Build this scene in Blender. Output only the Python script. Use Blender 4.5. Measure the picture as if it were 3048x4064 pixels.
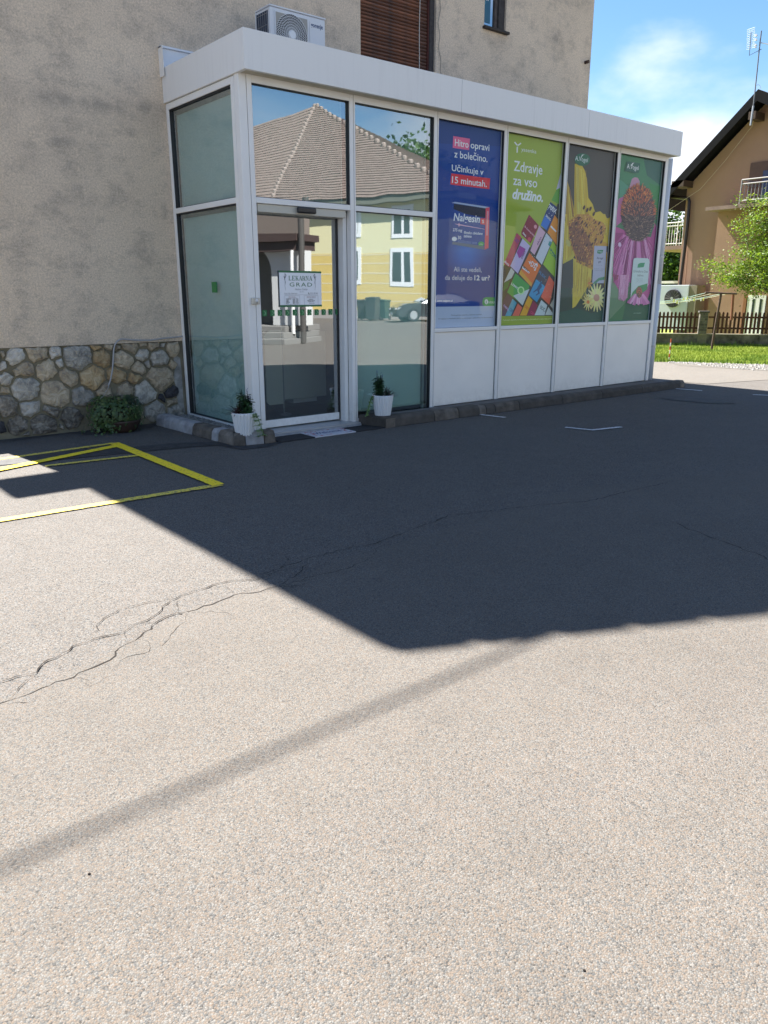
import bpy, bmesh, math, random
from math import sin, cos, pi, radians, sqrt, hypot, atan2
from mathutils import Vector, Matrix, noise as mnoise
import numpy as np

for o in list(bpy.data.objects): bpy.data.objects.remove(o)
S = bpy.context.scene
COL = S.collection
random.seed(11)

# ------------------------------------------------------------------ camera
FPX, YAW, PIT = 3047.93, -0.6881, -0.2782
CAM = Vector((-4.0115, -7.0159, 1.472))
FW = Vector((-sin(YAW)*cos(PIT), cos(YAW)*cos(PIT), sin(PIT)))
RT = Vector((cos(YAW), sin(YAW), 0)); UP = RT.cross(FW)
cd = bpy.data.cameras.new('camera'); cam = bpy.data.objects.new('camera', cd); COL.objects.link(cam)
cam.matrix_world = Matrix(((RT.x, UP.x, -FW.x, CAM.x), (RT.y, UP.y, -FW.y, CAM.y), (RT.z, UP.z, -FW.z, CAM.z), (0, 0, 0, 1)))
cd.sensor_fit = 'VERTICAL'; cd.sensor_height = 36; cd.lens = FPX/4064*36
cd.clip_start = .05; cd.clip_end = 2000
S.camera = cam

# ------------------------------------------------------------------ light
SUN_DIR = Vector((.094, -.8536, -1)).normalized()
SUN_EL = math.asin(-SUN_DIR.z)
sd = bpy.data.lights.new('sun', 'SUN'); sun = bpy.data.objects.new('sun', sd); COL.objects.link(sun)
sd.energy = 5.0; sd.angle = radians(.53); sd.color = (1, .95, .88)
sun.rotation_mode = 'QUATERNION'; sun.rotation_quaternion = SUN_DIR.to_track_quat('-Z', 'Y')
sun.location = (0, 0, 20)
W = bpy.data.worlds.new('World'); S.world = W; W.use_nodes = True
nt = W.node_tree; nt.nodes.clear()
def nn(t, T, **k):
    n = t.nodes.new(T)
    for a, b in k.items():
        if a in n.inputs.keys() if isinstance(a, str) else False: pass
        setattr(n, a, b)
    return n
out = nn(nt, 'ShaderNodeOutputWorld'); bg = nn(nt, 'ShaderNodeBackground'); bg.inputs[1].default_value = .076
sky = nn(nt, 'ShaderNodeTexSky', sky_type='NISHITA', sun_disc=False, sun_elevation=SUN_EL, sun_rotation=radians(-6.3))
sky.air_density = 1.0; sky.dust_density = .15; sky.ozone_density = 2.2
tc = nn(nt, 'ShaderNodeTexCoord'); sx = nn(nt, 'ShaderNodeSeparateXYZ'); nt.links.new(tc.outputs['Generated'], sx.inputs[0])
def wm(op, a, b=None):
    m = nn(nt, 'ShaderNodeMath', operation=op)
    for i, v in enumerate((a, b)):
        if v is None: continue
        if isinstance(v, (int, float)): m.inputs[i].default_value = v
        else: nt.links.new(v, m.inputs[i])
    return m.outputs[0]
zc = wm('ADD', wm('MAXIMUM', sx.outputs[2], 0), .12)
cx = nn(nt, 'ShaderNodeCombineXYZ'); nt.links.new(wm('DIVIDE', sx.outputs[0], zc), cx.inputs[0]); nt.links.new(wm('DIVIDE', sx.outputs[1], zc), cx.inputs[1])
mp = nn(nt, 'ShaderNodeMapping'); nt.links.new(cx.outputs[0], mp.inputs[0])
mp.inputs['Location'].default_value = (14.90, -6.60, 0); mp.inputs['Rotation'].default_value = (0, 0, radians(62)); mp.inputs['Scale'].default_value = (.55, 1.5, 1)
n1 = nn(nt, 'ShaderNodeTexNoise'); n1.inputs['Scale'].default_value = .75; n1.inputs['Detail'].default_value = 9; n1.inputs['Roughness'].default_value = .52; n1.inputs['Distortion'].default_value = .4
nt.links.new(mp.outputs[0], n1.inputs['Vector'])
r1 = nn(nt, 'ShaderNodeMapRange'); r1.inputs[1].default_value = .47; r1.inputs[2].default_value = .70; r1.inputs[3].default_value = .0; r1.inputs[4].default_value = .55
r1.interpolation_type = 'SMOOTHSTEP'
nt.links.new(n1.outputs['Fac'], r1.inputs[0])
# a low bank of cumulus near the horizon
low = nn(nt, 'ShaderNodeMapRange'); low.inputs[1].default_value = .50; low.inputs[2].default_value = .06; low.inputs[3].default_value = -.12; low.inputs[4].default_value = .15
nt.links.new(sx.outputs[2], low.inputs[0])
n2 = nn(nt, 'ShaderNodeTexNoise'); n2.inputs['Scale'].default_value = 2.2; n2.inputs['Detail'].default_value = 7; n2.inputs['Roughness'].default_value = .5
mp2 = nn(nt, 'ShaderNodeMapping'); nt.links.new(tc.outputs['Generated'], mp2.inputs[0]); mp2.inputs['Scale'].default_value = (1, 1, 2.1); mp2.inputs['Location'].default_value = (16.90, 8.35, .1)
nt.links.new(mp2.outputs[0], n2.inputs['Vector'])
r2 = nn(nt, 'ShaderNodeMapRange'); r2.inputs[1].default_value = .54; r2.inputs[2].default_value = .70; r2.interpolation_type = 'SMOOTHSTEP'
nt.links.new(wm('ADD', n2.outputs['Fac'], low.outputs[0]), r2.inputs[0])
cm = wm('MAXIMUM', r1.outputs[0], r2.outputs[0]); 
mx = nn(nt, 'ShaderNodeMix', data_type='RGBA'); nt.links.new(cm, mx.inputs[0])
hs = nn(nt, 'ShaderNodeHueSaturation'); hs.inputs['Saturation'].default_value = 1.18; hs.inputs['Value'].default_value = .56
nt.links.new(sky.outputs[0], hs.inputs['Color']); nt.links.new(hs.outputs[0], mx.inputs[6]); mx.inputs[7].default_value = (3.4, 3.55, 3.85, 1)
nt.links.new(mx.outputs[2], bg.inputs[0]); nt.links.new(bg.outputs[0], out.inputs[0])
S.view_settings.view_transform = 'Standard'; S.view_settings.look = 'None'
S.view_settings.exposure = 2.28; S.view_settings.gamma = 1; S.view_settings.use_curve_mapping = False
S.render.engine = 'CYCLES'
S.cycles.max_bounces = 8; S.cycles.transparent_max_bounces = 12; S.cycles.glossy_bounces = 5

# ------------------------------------------------------------------ survey helpers: a sight line met with a real plane
def ray(u, v): return FW + RT*((u-1524)/FPX) - UP*((v-2032)/FPX)
def on_plane(u, v, P0, n, mir=False):
    d = ray(u, v); c = CAM.copy()
    if mir: d = Vector((d.x, -d.y, d.z)); c.y = -c.y
    n = Vector(n); t = (Vector(P0)-c).dot(n)/d.dot(n)
    return c + d*t
def gz(u, v, z=0, mir=False): return on_plane(u, v, (0, 0, z), (0, 0, 1), mir)
def fy(u, v, y): return on_plane(u, v, (0, y, 0), (0, 1, 0))
def fx(u, v, x): return on_plane(u, v, (x, 0, 0), (1, 0, 0))
def lin(*c):
    return tuple(((x/255)/12.92 if x/255 <= .04045 else ((x/255+.055)/1.055)**2.4) for x in c)

# ------------------------------------------------------------------ materials
MAT = {}
def mat(name, col, rough=.6, spec=.5, metal=0, var=0, vscale=6, bump=0, bscale=40, coat=0, col2=None, wear=None, objvar=0, detail=6, worn=None):
    if name in MAT: return MAT[name]
    m = bpy.data.materials.new(name); m.use_nodes = True; t = m.node_tree; b = t.nodes['Principled BSDF']
    b.inputs['Base Color'].default_value = (*col, 1); b.inputs['Roughness'].default_value = rough
    b.inputs['Specular IOR Level'].default_value = spec; b.inputs['Metallic'].default_value = metal
    if coat: b.inputs['Coat Weight'].default_value = coat; b.inputs['Coat Roughness'].default_value = .08
    L = t.links.new
    g = nn(t, 'ShaderNodeTexCoord')
    src = None
    if var:
        n = nn(t, 'ShaderNodeTexNoise'); n.inputs['Scale'].default_value = vscale; n.inputs['Detail'].default_value = detail; n.inputs['Roughness'].default_value = .6
        L(g.outputs['Object'], n.inputs['Vector'])
        r = nn(t, 'ShaderNodeValToRGB'); r.color_ramp.elements[0].position = worn[0] if worn else .32; r.color_ramp.elements[1].position = worn[1] if worn else .68
        c2 = col2 or tuple(x*(1-var) for x in col)
        r.color_ramp.elements[0].color = (*c2, 1); r.color_ramp.elements[1].color = (*tuple(min(1, x*(1+var*.4)) for x in col), 1)
        L(n.outputs['Fac'], r.inputs[0]); src = r.outputs[0]
    if objvar:
        oi = nn(t, 'ShaderNodeObjectInfo'); h = nn(t, 'ShaderNodeHueSaturation')
        mr = nn(t, 'ShaderNodeMapRange'); mr.inputs[3].default_value = 1-objvar; mr.inputs[4].default_value = 1+objvar
        L(oi.outputs['Random'], mr.inputs[0]); L(mr.outputs[0], h.inputs['Value'])
        if src: L(src, h.inputs['Color'])
        else: h.inputs['Color'].default_value = (*col, 1)
        src = h.outputs[0]
    if src: L(src, b.inputs['Base Color'])
    if bump:
        n = nn(t, 'ShaderNodeTexNoise'); n.inputs['Scale'].default_value = bscale; n.inputs['Detail'].default_value = 5
        L(g.outputs['Object'], n.inputs['Vector'])
        bp = nn(t, 'ShaderNodeBump'); bp.inputs['Strength'].default_value = min(1, bump); bp.inputs['Distance'].default_value = .01*max(1, bump)
        L(n.outputs['Fac'], bp.inputs['Height']); L(bp.outputs[0], b.inputs['Normal'])
    MAT[name] = m
    return m
def flat(rgb, rough=.55):
    n = 'print_%02x%02x%02x' % tuple(int(x) for x in rgb)
    c = tuple(min(.85, x*1.5) for x in lin(*rgb))
    return mat(n, c, rough, .3)
def glass(name, refl, tint, gloss=(.86, .91, .95), ior=1.5):
    if name in MAT: return MAT[name]
    m = bpy.data.materials.new(name); m.use_nodes = True; t = m.node_tree; t.nodes.clear(); L = t.links.new
    o = nn(t, 'ShaderNodeOutputMaterial'); mixs = nn(t, 'ShaderNodeMixShader'); tr = nn(t, 'ShaderNodeBsdfTransparent'); gl = nn(t, 'ShaderNodeBsdfGlossy')
    tr.inputs[0].default_value = (*tint, 1); gl.inputs[0].default_value = (*gloss, 1); gl.inputs['Roughness'].default_value = .012
    lw = nn(t, 'ShaderNodeFresnel'); lw.inputs[0].default_value = ior; geo = nn(t, 'ShaderNodeNewGeometry')
    a0 = nn(t, 'ShaderNodeMath', operation='ADD'); a0.use_clamp = True; L(lw.outputs[0], a0.inputs[0]); a0.inputs[1].default_value = refl
    fr_ = nn(t, 'ShaderNodeMath', operation='SUBTRACT'); fr_.inputs[0].default_value = 1; L(geo.outputs['Backfacing'], fr_.inputs[1])
    a = nn(t, 'ShaderNodeMath', operation='MULTIPLY'); L(a0.outputs[0], a.inputs[0]); L(fr_.outputs[0], a.inputs[1])
    # slight waviness of the sheet
    g = nn(t, 'ShaderNodeTexCoord'); n = nn(t, 'ShaderNodeTexNoise'); n.inputs['Scale'].default_value = 1.3; n.inputs['Detail'].default_value = 1; L(g.outputs['Object'], n.inputs['Vector'])
    bp = nn(t, 'ShaderNodeBump'); bp.inputs['Strength'].default_value = .12; bp.inputs['Distance'].default_value = .012
    L(n.outputs['Fac'], bp.inputs['Height']); L(bp.outputs[0], gl.inputs['Normal'])
    L(a.outputs[0], mixs.inputs[0]); L(tr.outputs[0], mixs.inputs[1]); L(gl.outputs[0], mixs.inputs[2]); L(mixs.outputs[0], o.inputs[0])
    MAT[name] = m; return m

def asphalt(name, base, fine=1.0, contrast=1.0):
    m = bpy.data.materials.new(name); m.use_nodes = True; t = m.node_tree; b = t.nodes['Principled BSDF']; L = t.links.new
    b.inputs['Roughness'].default_value = .88; b.inputs['Specular IOR Level'].default_value = .25
    g = nn(t, 'ShaderNodeTexCoord')
    v = nn(t, 'ShaderNodeTexVoronoi'); v.inputs['Scale'].default_value = 215*fine; L(g.outputs['Object'], v.inputs['Vector'])
    sc = nn(t, 'ShaderNodeSeparateColor'); L(v.outputs['Color'], sc.inputs[0])
    r = nn(t, 'ShaderNodeValToRGB'); e = r.color_ramp.elements
    cols = [(0, .34), (.10, .74), (.34, .93), (.6, 1.05), (.86, 1.2), (1, 1.5)]
    e[0].position = 0; e[1].position = 1
    def cc(f, i):
        k = 1+(f-1)*contrast
        w = [(1, .98, .95), (.90, .99, 1.06), (1, .96, .9), (1.14, .97, .82), (.95, 1, 1.02), (1, 1, .98)][i]
        return tuple(min(.95, base[j]*k*w[j]) for j in range(3))
    for i, (p, f) in enumerate(cols):
        el = e[0] if i == 0 else (e[-1] if i == 5 else e.new(p))
        el.color = (*cc(f, i), 1)
    L(sc.outputs[0], r.inputs[0])
    # binder visible between grains
    dr = nn(t, 'ShaderNodeMapRange'); dr.inputs[1].default_value = .28; dr.inputs[2].default_value = .62; dr.inputs[3].default_value = 1; dr.inputs[4].default_value = .8
    L(v.outputs['Distance'], dr.inputs[0])
    # broad tone, tracks and stains
    n = nn(t, 'ShaderNodeTexNoise'); n.inputs['Scale'].default_value = .55; n.inputs['Detail'].default_value = 7; n.inputs['Roughness'].default_value = .62; L(g.outputs['Object'], n.inputs['Vector'])
    nr = nn(t, 'ShaderNodeMapRange'); nr.inputs[1].default_value = .3; nr.inputs[2].default_value = .7; nr.inputs[3].default_value = .93; nr.inputs[4].default_value = 1.07; L(n.outputs['Fac'], nr.inputs[0])
    n3 = nn(t, 'ShaderNodeTexNoise'); n3.inputs['Scale'].default_value = 5; n3.inputs['Detail'].default_value = 9; L(g.outputs['Object'], n3.inputs['Vector'])
    nr3 = nn(t, 'ShaderNodeMapRange'); nr3.inputs[1].default_value = .3; nr3.inputs[2].default_value = .7; nr3.inputs[3].default_value = .955; nr3.inputs[4].default_value = 1.04; L(n3.outputs['Fac'], nr3.inputs[0])
    m1 = nn(t, 'ShaderNodeMath', operation='MULTIPLY'); L(dr.outputs[0], m1.inputs[0]); L(nr.outputs[0], m1.inputs[1])
    m2 = nn(t, 'ShaderNodeMath', operation='MULTIPLY'); L(m1.outputs[0], m2.inputs[0]); L(nr3.outputs[0], m2.inputs[1])
    h = nn(t, 'ShaderNodeMix', data_type='RGBA', blend_type='MULTIPLY'); h.inputs[0].default_value = 1; L(r.outputs[0], h.inputs[6])
    cb = nn(t, 'ShaderNodeCombineColor'); [L(m2.outputs[0], cb.inputs[i]) for i in range(3)]; L(cb.outputs[0], h.inputs[7])
    L(h.outputs[2], b.inputs['Base Color'])
    bp = nn(t, 'ShaderNodeBump'); bp.inputs['Strength'].default_value = .55; bp.inputs['Distance'].default_value = .003; bp.invert = True
    L(v.outputs['Distance'], bp.inputs['Height']); L(bp.outputs[0], b.inputs['Normal'])
    MAT[name] = m; return m

def plaster(name, base, dark):
    m = bpy.data.materials.new(name); m.use_nodes = True; t = m.node_tree; b = t.nodes['Principled BSDF']; L = t.links.new
    b.inputs['Roughness'].default_value = .95; b.inputs['Specular IOR Level'].default_value = .15
    g = nn(t, 'ShaderNodeTexCoord')
    def noise(s, d, rg=.6, vec=None, dist=0):
        n = nn(t, 'ShaderNodeTexNoise'); n.inputs['Scale'].default_value = s; n.inputs['Detail'].default_value = d; n.inputs['Roughness'].default_value = rg; n.inputs['Distortion'].default_value = dist
        L(vec or g.outputs['Object'], n.inputs['Vector']); return n.outputs['Fac']
    def mr(x, a, b_, c, d):
        r = nn(t, 'ShaderNodeMapRange'); r.inputs[1].default_value = a; r.inputs[2].default_value = b_; r.inputs[3].default_value = c; r.inputs[4].default_value = d; L(x, r.inputs[0]); return r.outputs[0]
    def mul(a, b_, op='MULTIPLY'):
        x = nn(t, 'ShaderNodeMath', operation=op)
        for i, q in enumerate((a, b_)):
            if isinstance(q, (int, float)): x.inputs[i].default_value = q
            else: L(q, x.inputs[i])
        return x.outputs[0]
    mpn = nn(t, 'ShaderNodeMapping'); L(g.outputs['Object'], mpn.inputs[0]); mpn.inputs['Scale'].default_value = (1, 1, 1.35)
    stain = mr(noise(2.2, 12, .78, mpn.outputs[0], .15), .48, .70, 0, .75)
    sp = nn(t, 'ShaderNodeSeparateXYZ'); L(g.outputs['Object'], sp.inputs[0])
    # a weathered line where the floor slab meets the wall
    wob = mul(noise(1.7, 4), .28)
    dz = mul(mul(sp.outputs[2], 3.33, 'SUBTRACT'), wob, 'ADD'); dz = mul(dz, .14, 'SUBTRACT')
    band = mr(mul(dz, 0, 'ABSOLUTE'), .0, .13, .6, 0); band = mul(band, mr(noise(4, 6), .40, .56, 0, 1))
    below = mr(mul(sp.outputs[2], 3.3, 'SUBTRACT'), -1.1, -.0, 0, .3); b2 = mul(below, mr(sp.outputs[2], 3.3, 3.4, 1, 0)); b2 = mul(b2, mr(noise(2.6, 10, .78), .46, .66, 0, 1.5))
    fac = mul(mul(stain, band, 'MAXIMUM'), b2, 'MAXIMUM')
    grain = mr(noise(55, 6, .8), .30, .70, .62, 1.26)
    tone = mr(noise(.7, 4), .3, .7, .93, 1.06)
    pit = nn(t, 'ShaderNodeTexVoronoi'); pit.inputs['Scale'].default_value = 90; L(g.outputs['Object'], pit.inputs['Vector'])
    pits = mr(pit.outputs['Distance'], .08, .32, .72, 1)
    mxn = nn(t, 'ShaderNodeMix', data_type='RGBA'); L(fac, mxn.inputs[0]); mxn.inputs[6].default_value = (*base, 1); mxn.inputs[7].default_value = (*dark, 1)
    k = mul(mul(grain, tone), pits)
    hh = nn(t, 'ShaderNodeMix', data_type='RGBA', blend_type='MULTIPLY'); hh.inputs[0].default_value = 1; L(mxn.outputs[2], hh.inputs[6])
    cb = nn(t, 'ShaderNodeCombineColor'); [L(k, cb.inputs[i]) for i in range(3)]; L(cb.outputs[0], hh.inputs[7]); L(hh.outputs[2], b.inputs['Base Color'])
    bp = nn(t, 'ShaderNodeBump'); bp.inputs['Strength'].default_value = .8; bp.inputs['Distance'].default_value = .006
    L(noise(85, 4, .7), bp.inputs['Height']); L(bp.outputs[0], b.inputs['Normal'])
    MAT[name] = m; return m

ASPH = asphalt('asphalt_old', (.113, .107, .102), .9, 1.15); ASPH2 = asphalt('asphalt_patch', (.118, .110, .102), 1.1, .88)
ROADM = asphalt('road_asphalt', (.138, .130, .121), .8, .6)
PLAS = plaster('roughcast', (.70, .58, .45), (.27, .24, .21))
ALU = mat('white_aluminium', (.80, .79, .765), .38, .5, var=.05, vscale=3)
def fascia_mat():
    m = mat('fascia_sheet', (.76, .755, .74), .42, .4); t = m.node_tree; b = t.nodes['Principled BSDF']; L = t.links.new
    g = nn(t, 'ShaderNodeTexCoord'); mpn = nn(t, 'ShaderNodeMapping'); L(g.outputs['Object'], mpn.inputs[0]); mpn.inputs['Scale'].default_value = (28, 28, 1.2)
    n = nn(t, 'ShaderNodeTexNoise'); n.inputs['Scale'].default_value = 1; n.inputs['Detail'].default_value = 5; L(mpn.outputs[0], n.inputs['Vector'])
    n2 = nn(t, 'ShaderNodeTexNoise'); n2.inputs['Scale'].default_value = 1.1; n2.inputs['Detail'].default_value = 3; L(g.outputs['Object'], n2.inputs['Vector'])
    r = nn(t, 'ShaderNodeMapRange'); r.inputs[1].default_value = .52; r.inputs[2].default_value = .75; r.inputs[3].default_value = 0; r.inputs[4].default_value = .28; L(n.outputs['Fac'], r.inputs[0])
    r2_ = nn(t, 'ShaderNodeMapRange'); r2_.inputs[1].default_value = .4; r2_.inputs[2].default_value = .65; L(n2.outputs['Fac'], r2_.inputs[0])
    mu = nn(t, 'ShaderNodeMath', operation='MULTIPLY'); L(r.outputs[0], mu.inputs[0]); L(r2_.outputs[0], mu.inputs[1])
    mi = nn(t, 'ShaderNodeMix', data_type='RGBA'); L(mu.outputs[0], mi.inputs[0]); mi.inputs[6].default_value = (.76, .755, .74, 1); mi.inputs[7].default_value = (.48, .47, .46, 1)
    L(mi.outputs[2], b.inputs['Base Color']); return m
FASC = fascia_mat()
PANEL = mat('white_panel', (.86, .83, .775), .45, .4, var=.04, vscale=2)
def grime(m, z1, amt, col):
    t = m.node_tree; b = t.nodes['Principled BSDF']; L = t.links.new; src = b.inputs['Base Color'].links[0].from_socket
    g_ = nn(t, 'ShaderNodeTexCoord'); sp = nn(t, 'ShaderNodeSeparateXYZ'); L(g_.outputs['Object'], sp.inputs[0])
    n = nn(t, 'ShaderNodeTexNoise'); n.inputs['Scale'].default_value = 14; n.inputs['Detail'].default_value = 8; n.inputs['Roughness'].default_value = .7; L(g_.outputs['Object'], n.inputs['Vector'])
    a = nn(t, 'ShaderNodeMapRange'); a.inputs[1].default_value = z1; a.inputs[2].default_value = .08; a.inputs[3].default_value = 0; a.inputs[4].default_value = amt; L(sp.outputs[2], a.inputs[0])
    c_ = nn(t, 'ShaderNodeMapRange'); c_.inputs[1].default_value = .35; c_.inputs[2].default_value = .7; L(n.outputs['Fac'], c_.inputs[0])
    q = nn(t, 'ShaderNodeMath', operation='MULTIPLY'); L(a.outputs[0], q.inputs[0]); L(c_.outputs[0], q.inputs[1])
    # faint smudges higher up
    n2_ = nn(t, 'ShaderNodeTexNoise'); n2_.inputs['Scale'].default_value = 3; n2_.inputs['Detail'].default_value = 9; n2_.inputs['Roughness'].default_value = .75; L(g_.outputs['Object'], n2_.inputs['Vector'])
    d_ = nn(t, 'ShaderNodeMapRange'); d_.inputs[1].default_value = .55; d_.inputs[2].default_value = .8; d_.inputs[4].default_value = .09; L(n2_.outputs['Fac'], d_.inputs[0])
    w_ = nn(t, 'ShaderNodeMath', operation='MAXIMUM'); L(q.outputs[0], w_.inputs[0]); L(d_.outputs[0], w_.inputs[1])
    mi_ = nn(t, 'ShaderNodeMix', data_type='RGBA'); L(w_.outputs[0], mi_.inputs[0]); L(src, mi_.inputs[6]); mi_.inputs[7].default_value = (*col, 1); L(mi_.outputs[2], b.inputs['Base Color'])
grime(PANEL, .30, .38, (.38, .35, .31)); grime(ALU, .4, .35, (.40, .37, .33))
GASK = mat('black_rubber', (.012, .013, .015), .5)
BLIND2 = mat('upper_blind', (.30, .35, .34), .9, .1, var=.05, vscale=2)
BLIND = mat('roller_blind', (.74, .80, .78), .9, .1, var=.05, vscale=2)
GLW = glass('window_glass', .34, (.82, .92, .88)); GLS = glass('side_glass', .28, (.80, .89, .88)); GLD = glass('door_glass', .36, (.86, .9, .88)); GLP = glass('poster_glass', .0, (.96, .98, .98), ior=1.28)
GLF = glass('far_glass', .5, (.1, .12, .13))
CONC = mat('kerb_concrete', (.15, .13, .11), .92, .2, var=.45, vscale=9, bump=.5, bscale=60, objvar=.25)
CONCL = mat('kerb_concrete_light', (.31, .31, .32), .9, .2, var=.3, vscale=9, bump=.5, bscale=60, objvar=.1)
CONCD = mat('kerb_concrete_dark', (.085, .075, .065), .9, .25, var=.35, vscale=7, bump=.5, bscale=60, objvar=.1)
YEL = mat('yellow_paint', (.85, .62, .02), .7, .3, var=.15, vscale=55, col2=(.16, .14, .10), worn=(.36, .42)); YEL2 = mat('yellow_paint_faded', (.68, .52, .07), .75, .3, var=.2, vscale=60, col2=(.15, .14, .11), worn=(.40, .50))
WHP = mat('white_paint', (.60, .60, .60), .75, .3, var=.2, vscale=60, col2=(.15, .145, .14), worn=(.38, .48))
CRK = mat('crack_dirt', (.025, .022, .02), .95, .1)
TAR = mat('fresh_bitumen', (.045, .045, .048), .75, .35, var=.5, vscale=14, bump=.4, bscale=120)
WHITE = mat('white_plastic', (.78, .79, .80), .4); BLK = mat('black_plastic', (.015, .015, .017), .35)
IRON = mat('rusty_iron', (.07, .04, .03), .8, var=.4, vscale=20); STEEL = mat('galvanised', (.42, .44, .46), .4, metal=.7)

# ------------------------------------------------------------------ object helpers
def tag(o, label=None, cat=None, group=None, kind=None):
    if label: o['label'] = label
    if cat: o['category'] = cat
    if group: o['group'] = group
    if kind: o['kind'] = kind
    return o
def empty(name, loc, label=None, cat=None, group=None, kind=None, rz=0):
    o = bpy.data.objects.new(name, None); o.empty_display_size = .2; COL.objects.link(o); o.location = loc; o.rotation_euler.z = rz
    return tag(o, label, cat, group, kind)
class MB:
    def __init__(s): s.v = []; s.f = []; s.m = []; s.mats = []
    def mi(s, m):
        if m not in s.mats: s.mats.append(m)
        return s.mats.index(m)
    def add(s, vs, fs, m=None):
        k = len(s.v); s.v += [tuple(p) for p in vs]; s.f += [tuple(i+k for i in f) for f in fs]; s.m += [s.mi(m)]*len(fs); return s
    def box(s, x0, x1, y0, y1, z0, z1, m=None):
        V = [(x, y, z) for x in (x0, x1) for y in (y0, y1) for z in (z0, z1)]
        return s.add(V, [(0, 1, 3, 2), (4, 6, 7, 5), (0, 4, 5, 1), (2, 3, 7, 6), (0, 2, 6, 4), (1, 5, 7, 3)], m)
    def poly(s, pts, m=None): return s.add(pts, [tuple(range(len(pts)))], m)
    def prism(s, pts, d, m=None):   # closed prism from a planar polygon pushed by d
        n = len(pts); d = Vector(d); a = [Vector(p) for p in pts]; b = [p+d for p in a]
        return s.add(a+b, [tuple(reversed(range(n))), tuple(range(n, 2*n))]+[(i, (i+1) % n, n+(i+1) % n, n+i) for i in range(n)], m)
    def tube(s, pts, r, m=None, seg=8, caps=True):
        pts = [Vector(p) for p in pts]; rs = r if isinstance(r, (list, tuple)) else [r]*len(pts)
        k = len(s.v); vs = []
        prev = None
        for i, p in enumerate(pts):
            t = (pts[min(i+1, len(pts)-1)]-pts[max(i-1, 0)]).normalized()
            a = prev if prev is not None else (Vector((0, 0, 1)) if abs(t.z) < .9 else Vector((1, 0, 0)))
            a = (a - t*a.dot(t)).normalized(); prev = a; b = t.cross(a)
            vs += [p + (a*cos(2*pi*j/seg)+b*sin(2*pi*j/seg))*rs[i] for j in range(seg)]
        fs = [(i*seg+j, i*seg+(j+1) % seg, (i+1)*seg+(j+1) % seg, (i+1)*seg+j) for i in range(len(pts)-1) for j in range(seg)]
        if caps: fs += [tuple(reversed(range(seg))), tuple((len(pts)-1)*seg+j for j in range(seg))]
        return s.add(vs, fs, m)
    def lathe(s, prof, c, m=None, seg=32, flute=0, nf=12):
        c = Vector(c); vs = []
        for r, z in prof:
            for j in range(seg):
                a = 2*pi*j/seg; rr = r*(1+flute*(abs(cos(nf*a/2))-.6)) if flute and r > .01 else r
                vs.append(c+Vector((rr*cos(a), rr*sin(a), z)))
        n = len(prof)
        fs = [(i*seg+j, i*seg+(j+1) % seg, (i+1)*seg+(j+1) % seg, (i+1)*seg+j) for i in range(n-1) for j in range(seg)]
        fs += [tuple(reversed(range(seg))), tuple((n-1)*seg+j for j in range(seg))]
        return s.add(vs, fs, m)
    def build(s, name, m=None, parent=None, smooth=False, bevel=0, loc=None):
        me = bpy.data.meshes.new(name)
        org = Vector(loc) if loc is not None else Vector((0, 0, 0))
        if parent is not None and loc is None: org = Vector((0, 0, 0))
        base = org.copy()
        if parent is not None: base = parent_world(parent)+org if loc is not None else parent_world(parent)
        elif loc is not None: base = org
        me.from_pydata([tuple(Vector(p)-base) for p in s.v], [], s.f)
        ml = [m] if m is not None else [x for x in s.mats]
        for x in ml: me.materials.append(x)
        if m is None:
            me.polygons.foreach_set('material_index', s.m)
        if smooth: me.polygons.foreach_set('use_smooth', [True]*len(me.polygons))
        me.update()
        o = bpy.data.objects.new(name, me); COL.objects.link(o)
        if parent is not None:
            o.parent = parent
            if loc is not None: o.location = org
        elif loc is not None: o.location = org
        if bevel:
            b = o.modifiers.new('bevel', 'BEVEL'); b.width = bevel; b.segments = 2; b.limit_method = 'ANGLE'
        return o
def parent_world(o):
    p = Vector((0, 0, 0))
    while o is not None: p = p+o.location; o = o.parent
    return p
def box(name, x0, x1, y0, y1, z0, z1, m, parent=None, bevel=0):
    return MB().box(x0, x1, y0, y1, z0, z1).build(name, m, parent, bevel=bevel)
def copy_tree(o, parent=None):
    c = o.copy(); COL.objects.link(c); c.parent = parent
    for ch in list(o.children): copy_tree(ch, c)
    return c
def structure(o): o['kind'] = 'structure'; return o

# text from the built-in font, as mesh data
_tc = {}
def glyphs(s, bold=0.0, shear=0.0, sp=1.0):
    key = (s, bold, shear, sp)
    if key in _tc: return _tc[key]
    cu = bpy.data.curves.new('t', 'FONT'); cu.body = s; cu.size = 1; cu.offset = bold; cu.shear = shear; cu.space_character = sp; cu.resolution_u = 3
    o = bpy.data.objects.new('t', cu); COL.objects.link(o); dg = bpy.context.evaluated_depsgraph_get()
    me = bpy.data.meshes.new_from_object(o.evaluated_get(dg))
    V = [v.co.copy() for v in me.vertices]; Fc = [tuple(p.vertices) for p in me.polygons]
    bpy.data.objects.remove(o); bpy.data.curves.remove(cu); bpy.data.meshes.remove(me)
    _tc[key] = (V, Fc); return V, Fc
def text_into(mb, s, P, xdir, zdir, width, cap, m, bold=0.0, shear=0.0, sp=1.0):
    V, Fc = glyphs(s, bold, shear, sp)
    x0 = min(v.x for v in V); x1 = max(v.x for v in V); kx = width/(x1-x0); kz = cap/.72
    P = Vector(P); xd = Vector(xdir); zd = Vector(zdir)
    mb.add([P+xd*((v.x-x0)*kx)+zd*(v.y*kz) for v in V], Fc, m)

# ================================================================== GROUND
YH = 1.5854     # plane of the house wall
g = MB().add([(-150, -150, 0), (200, -150, 0), (200, 200, 0), (-150, 200, 0)], [(0, 1, 2, 3)]).build('ground', ASPH); structure(g)
tag(g, 'grey asphalt parking area with pale worn aggregate')
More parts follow.
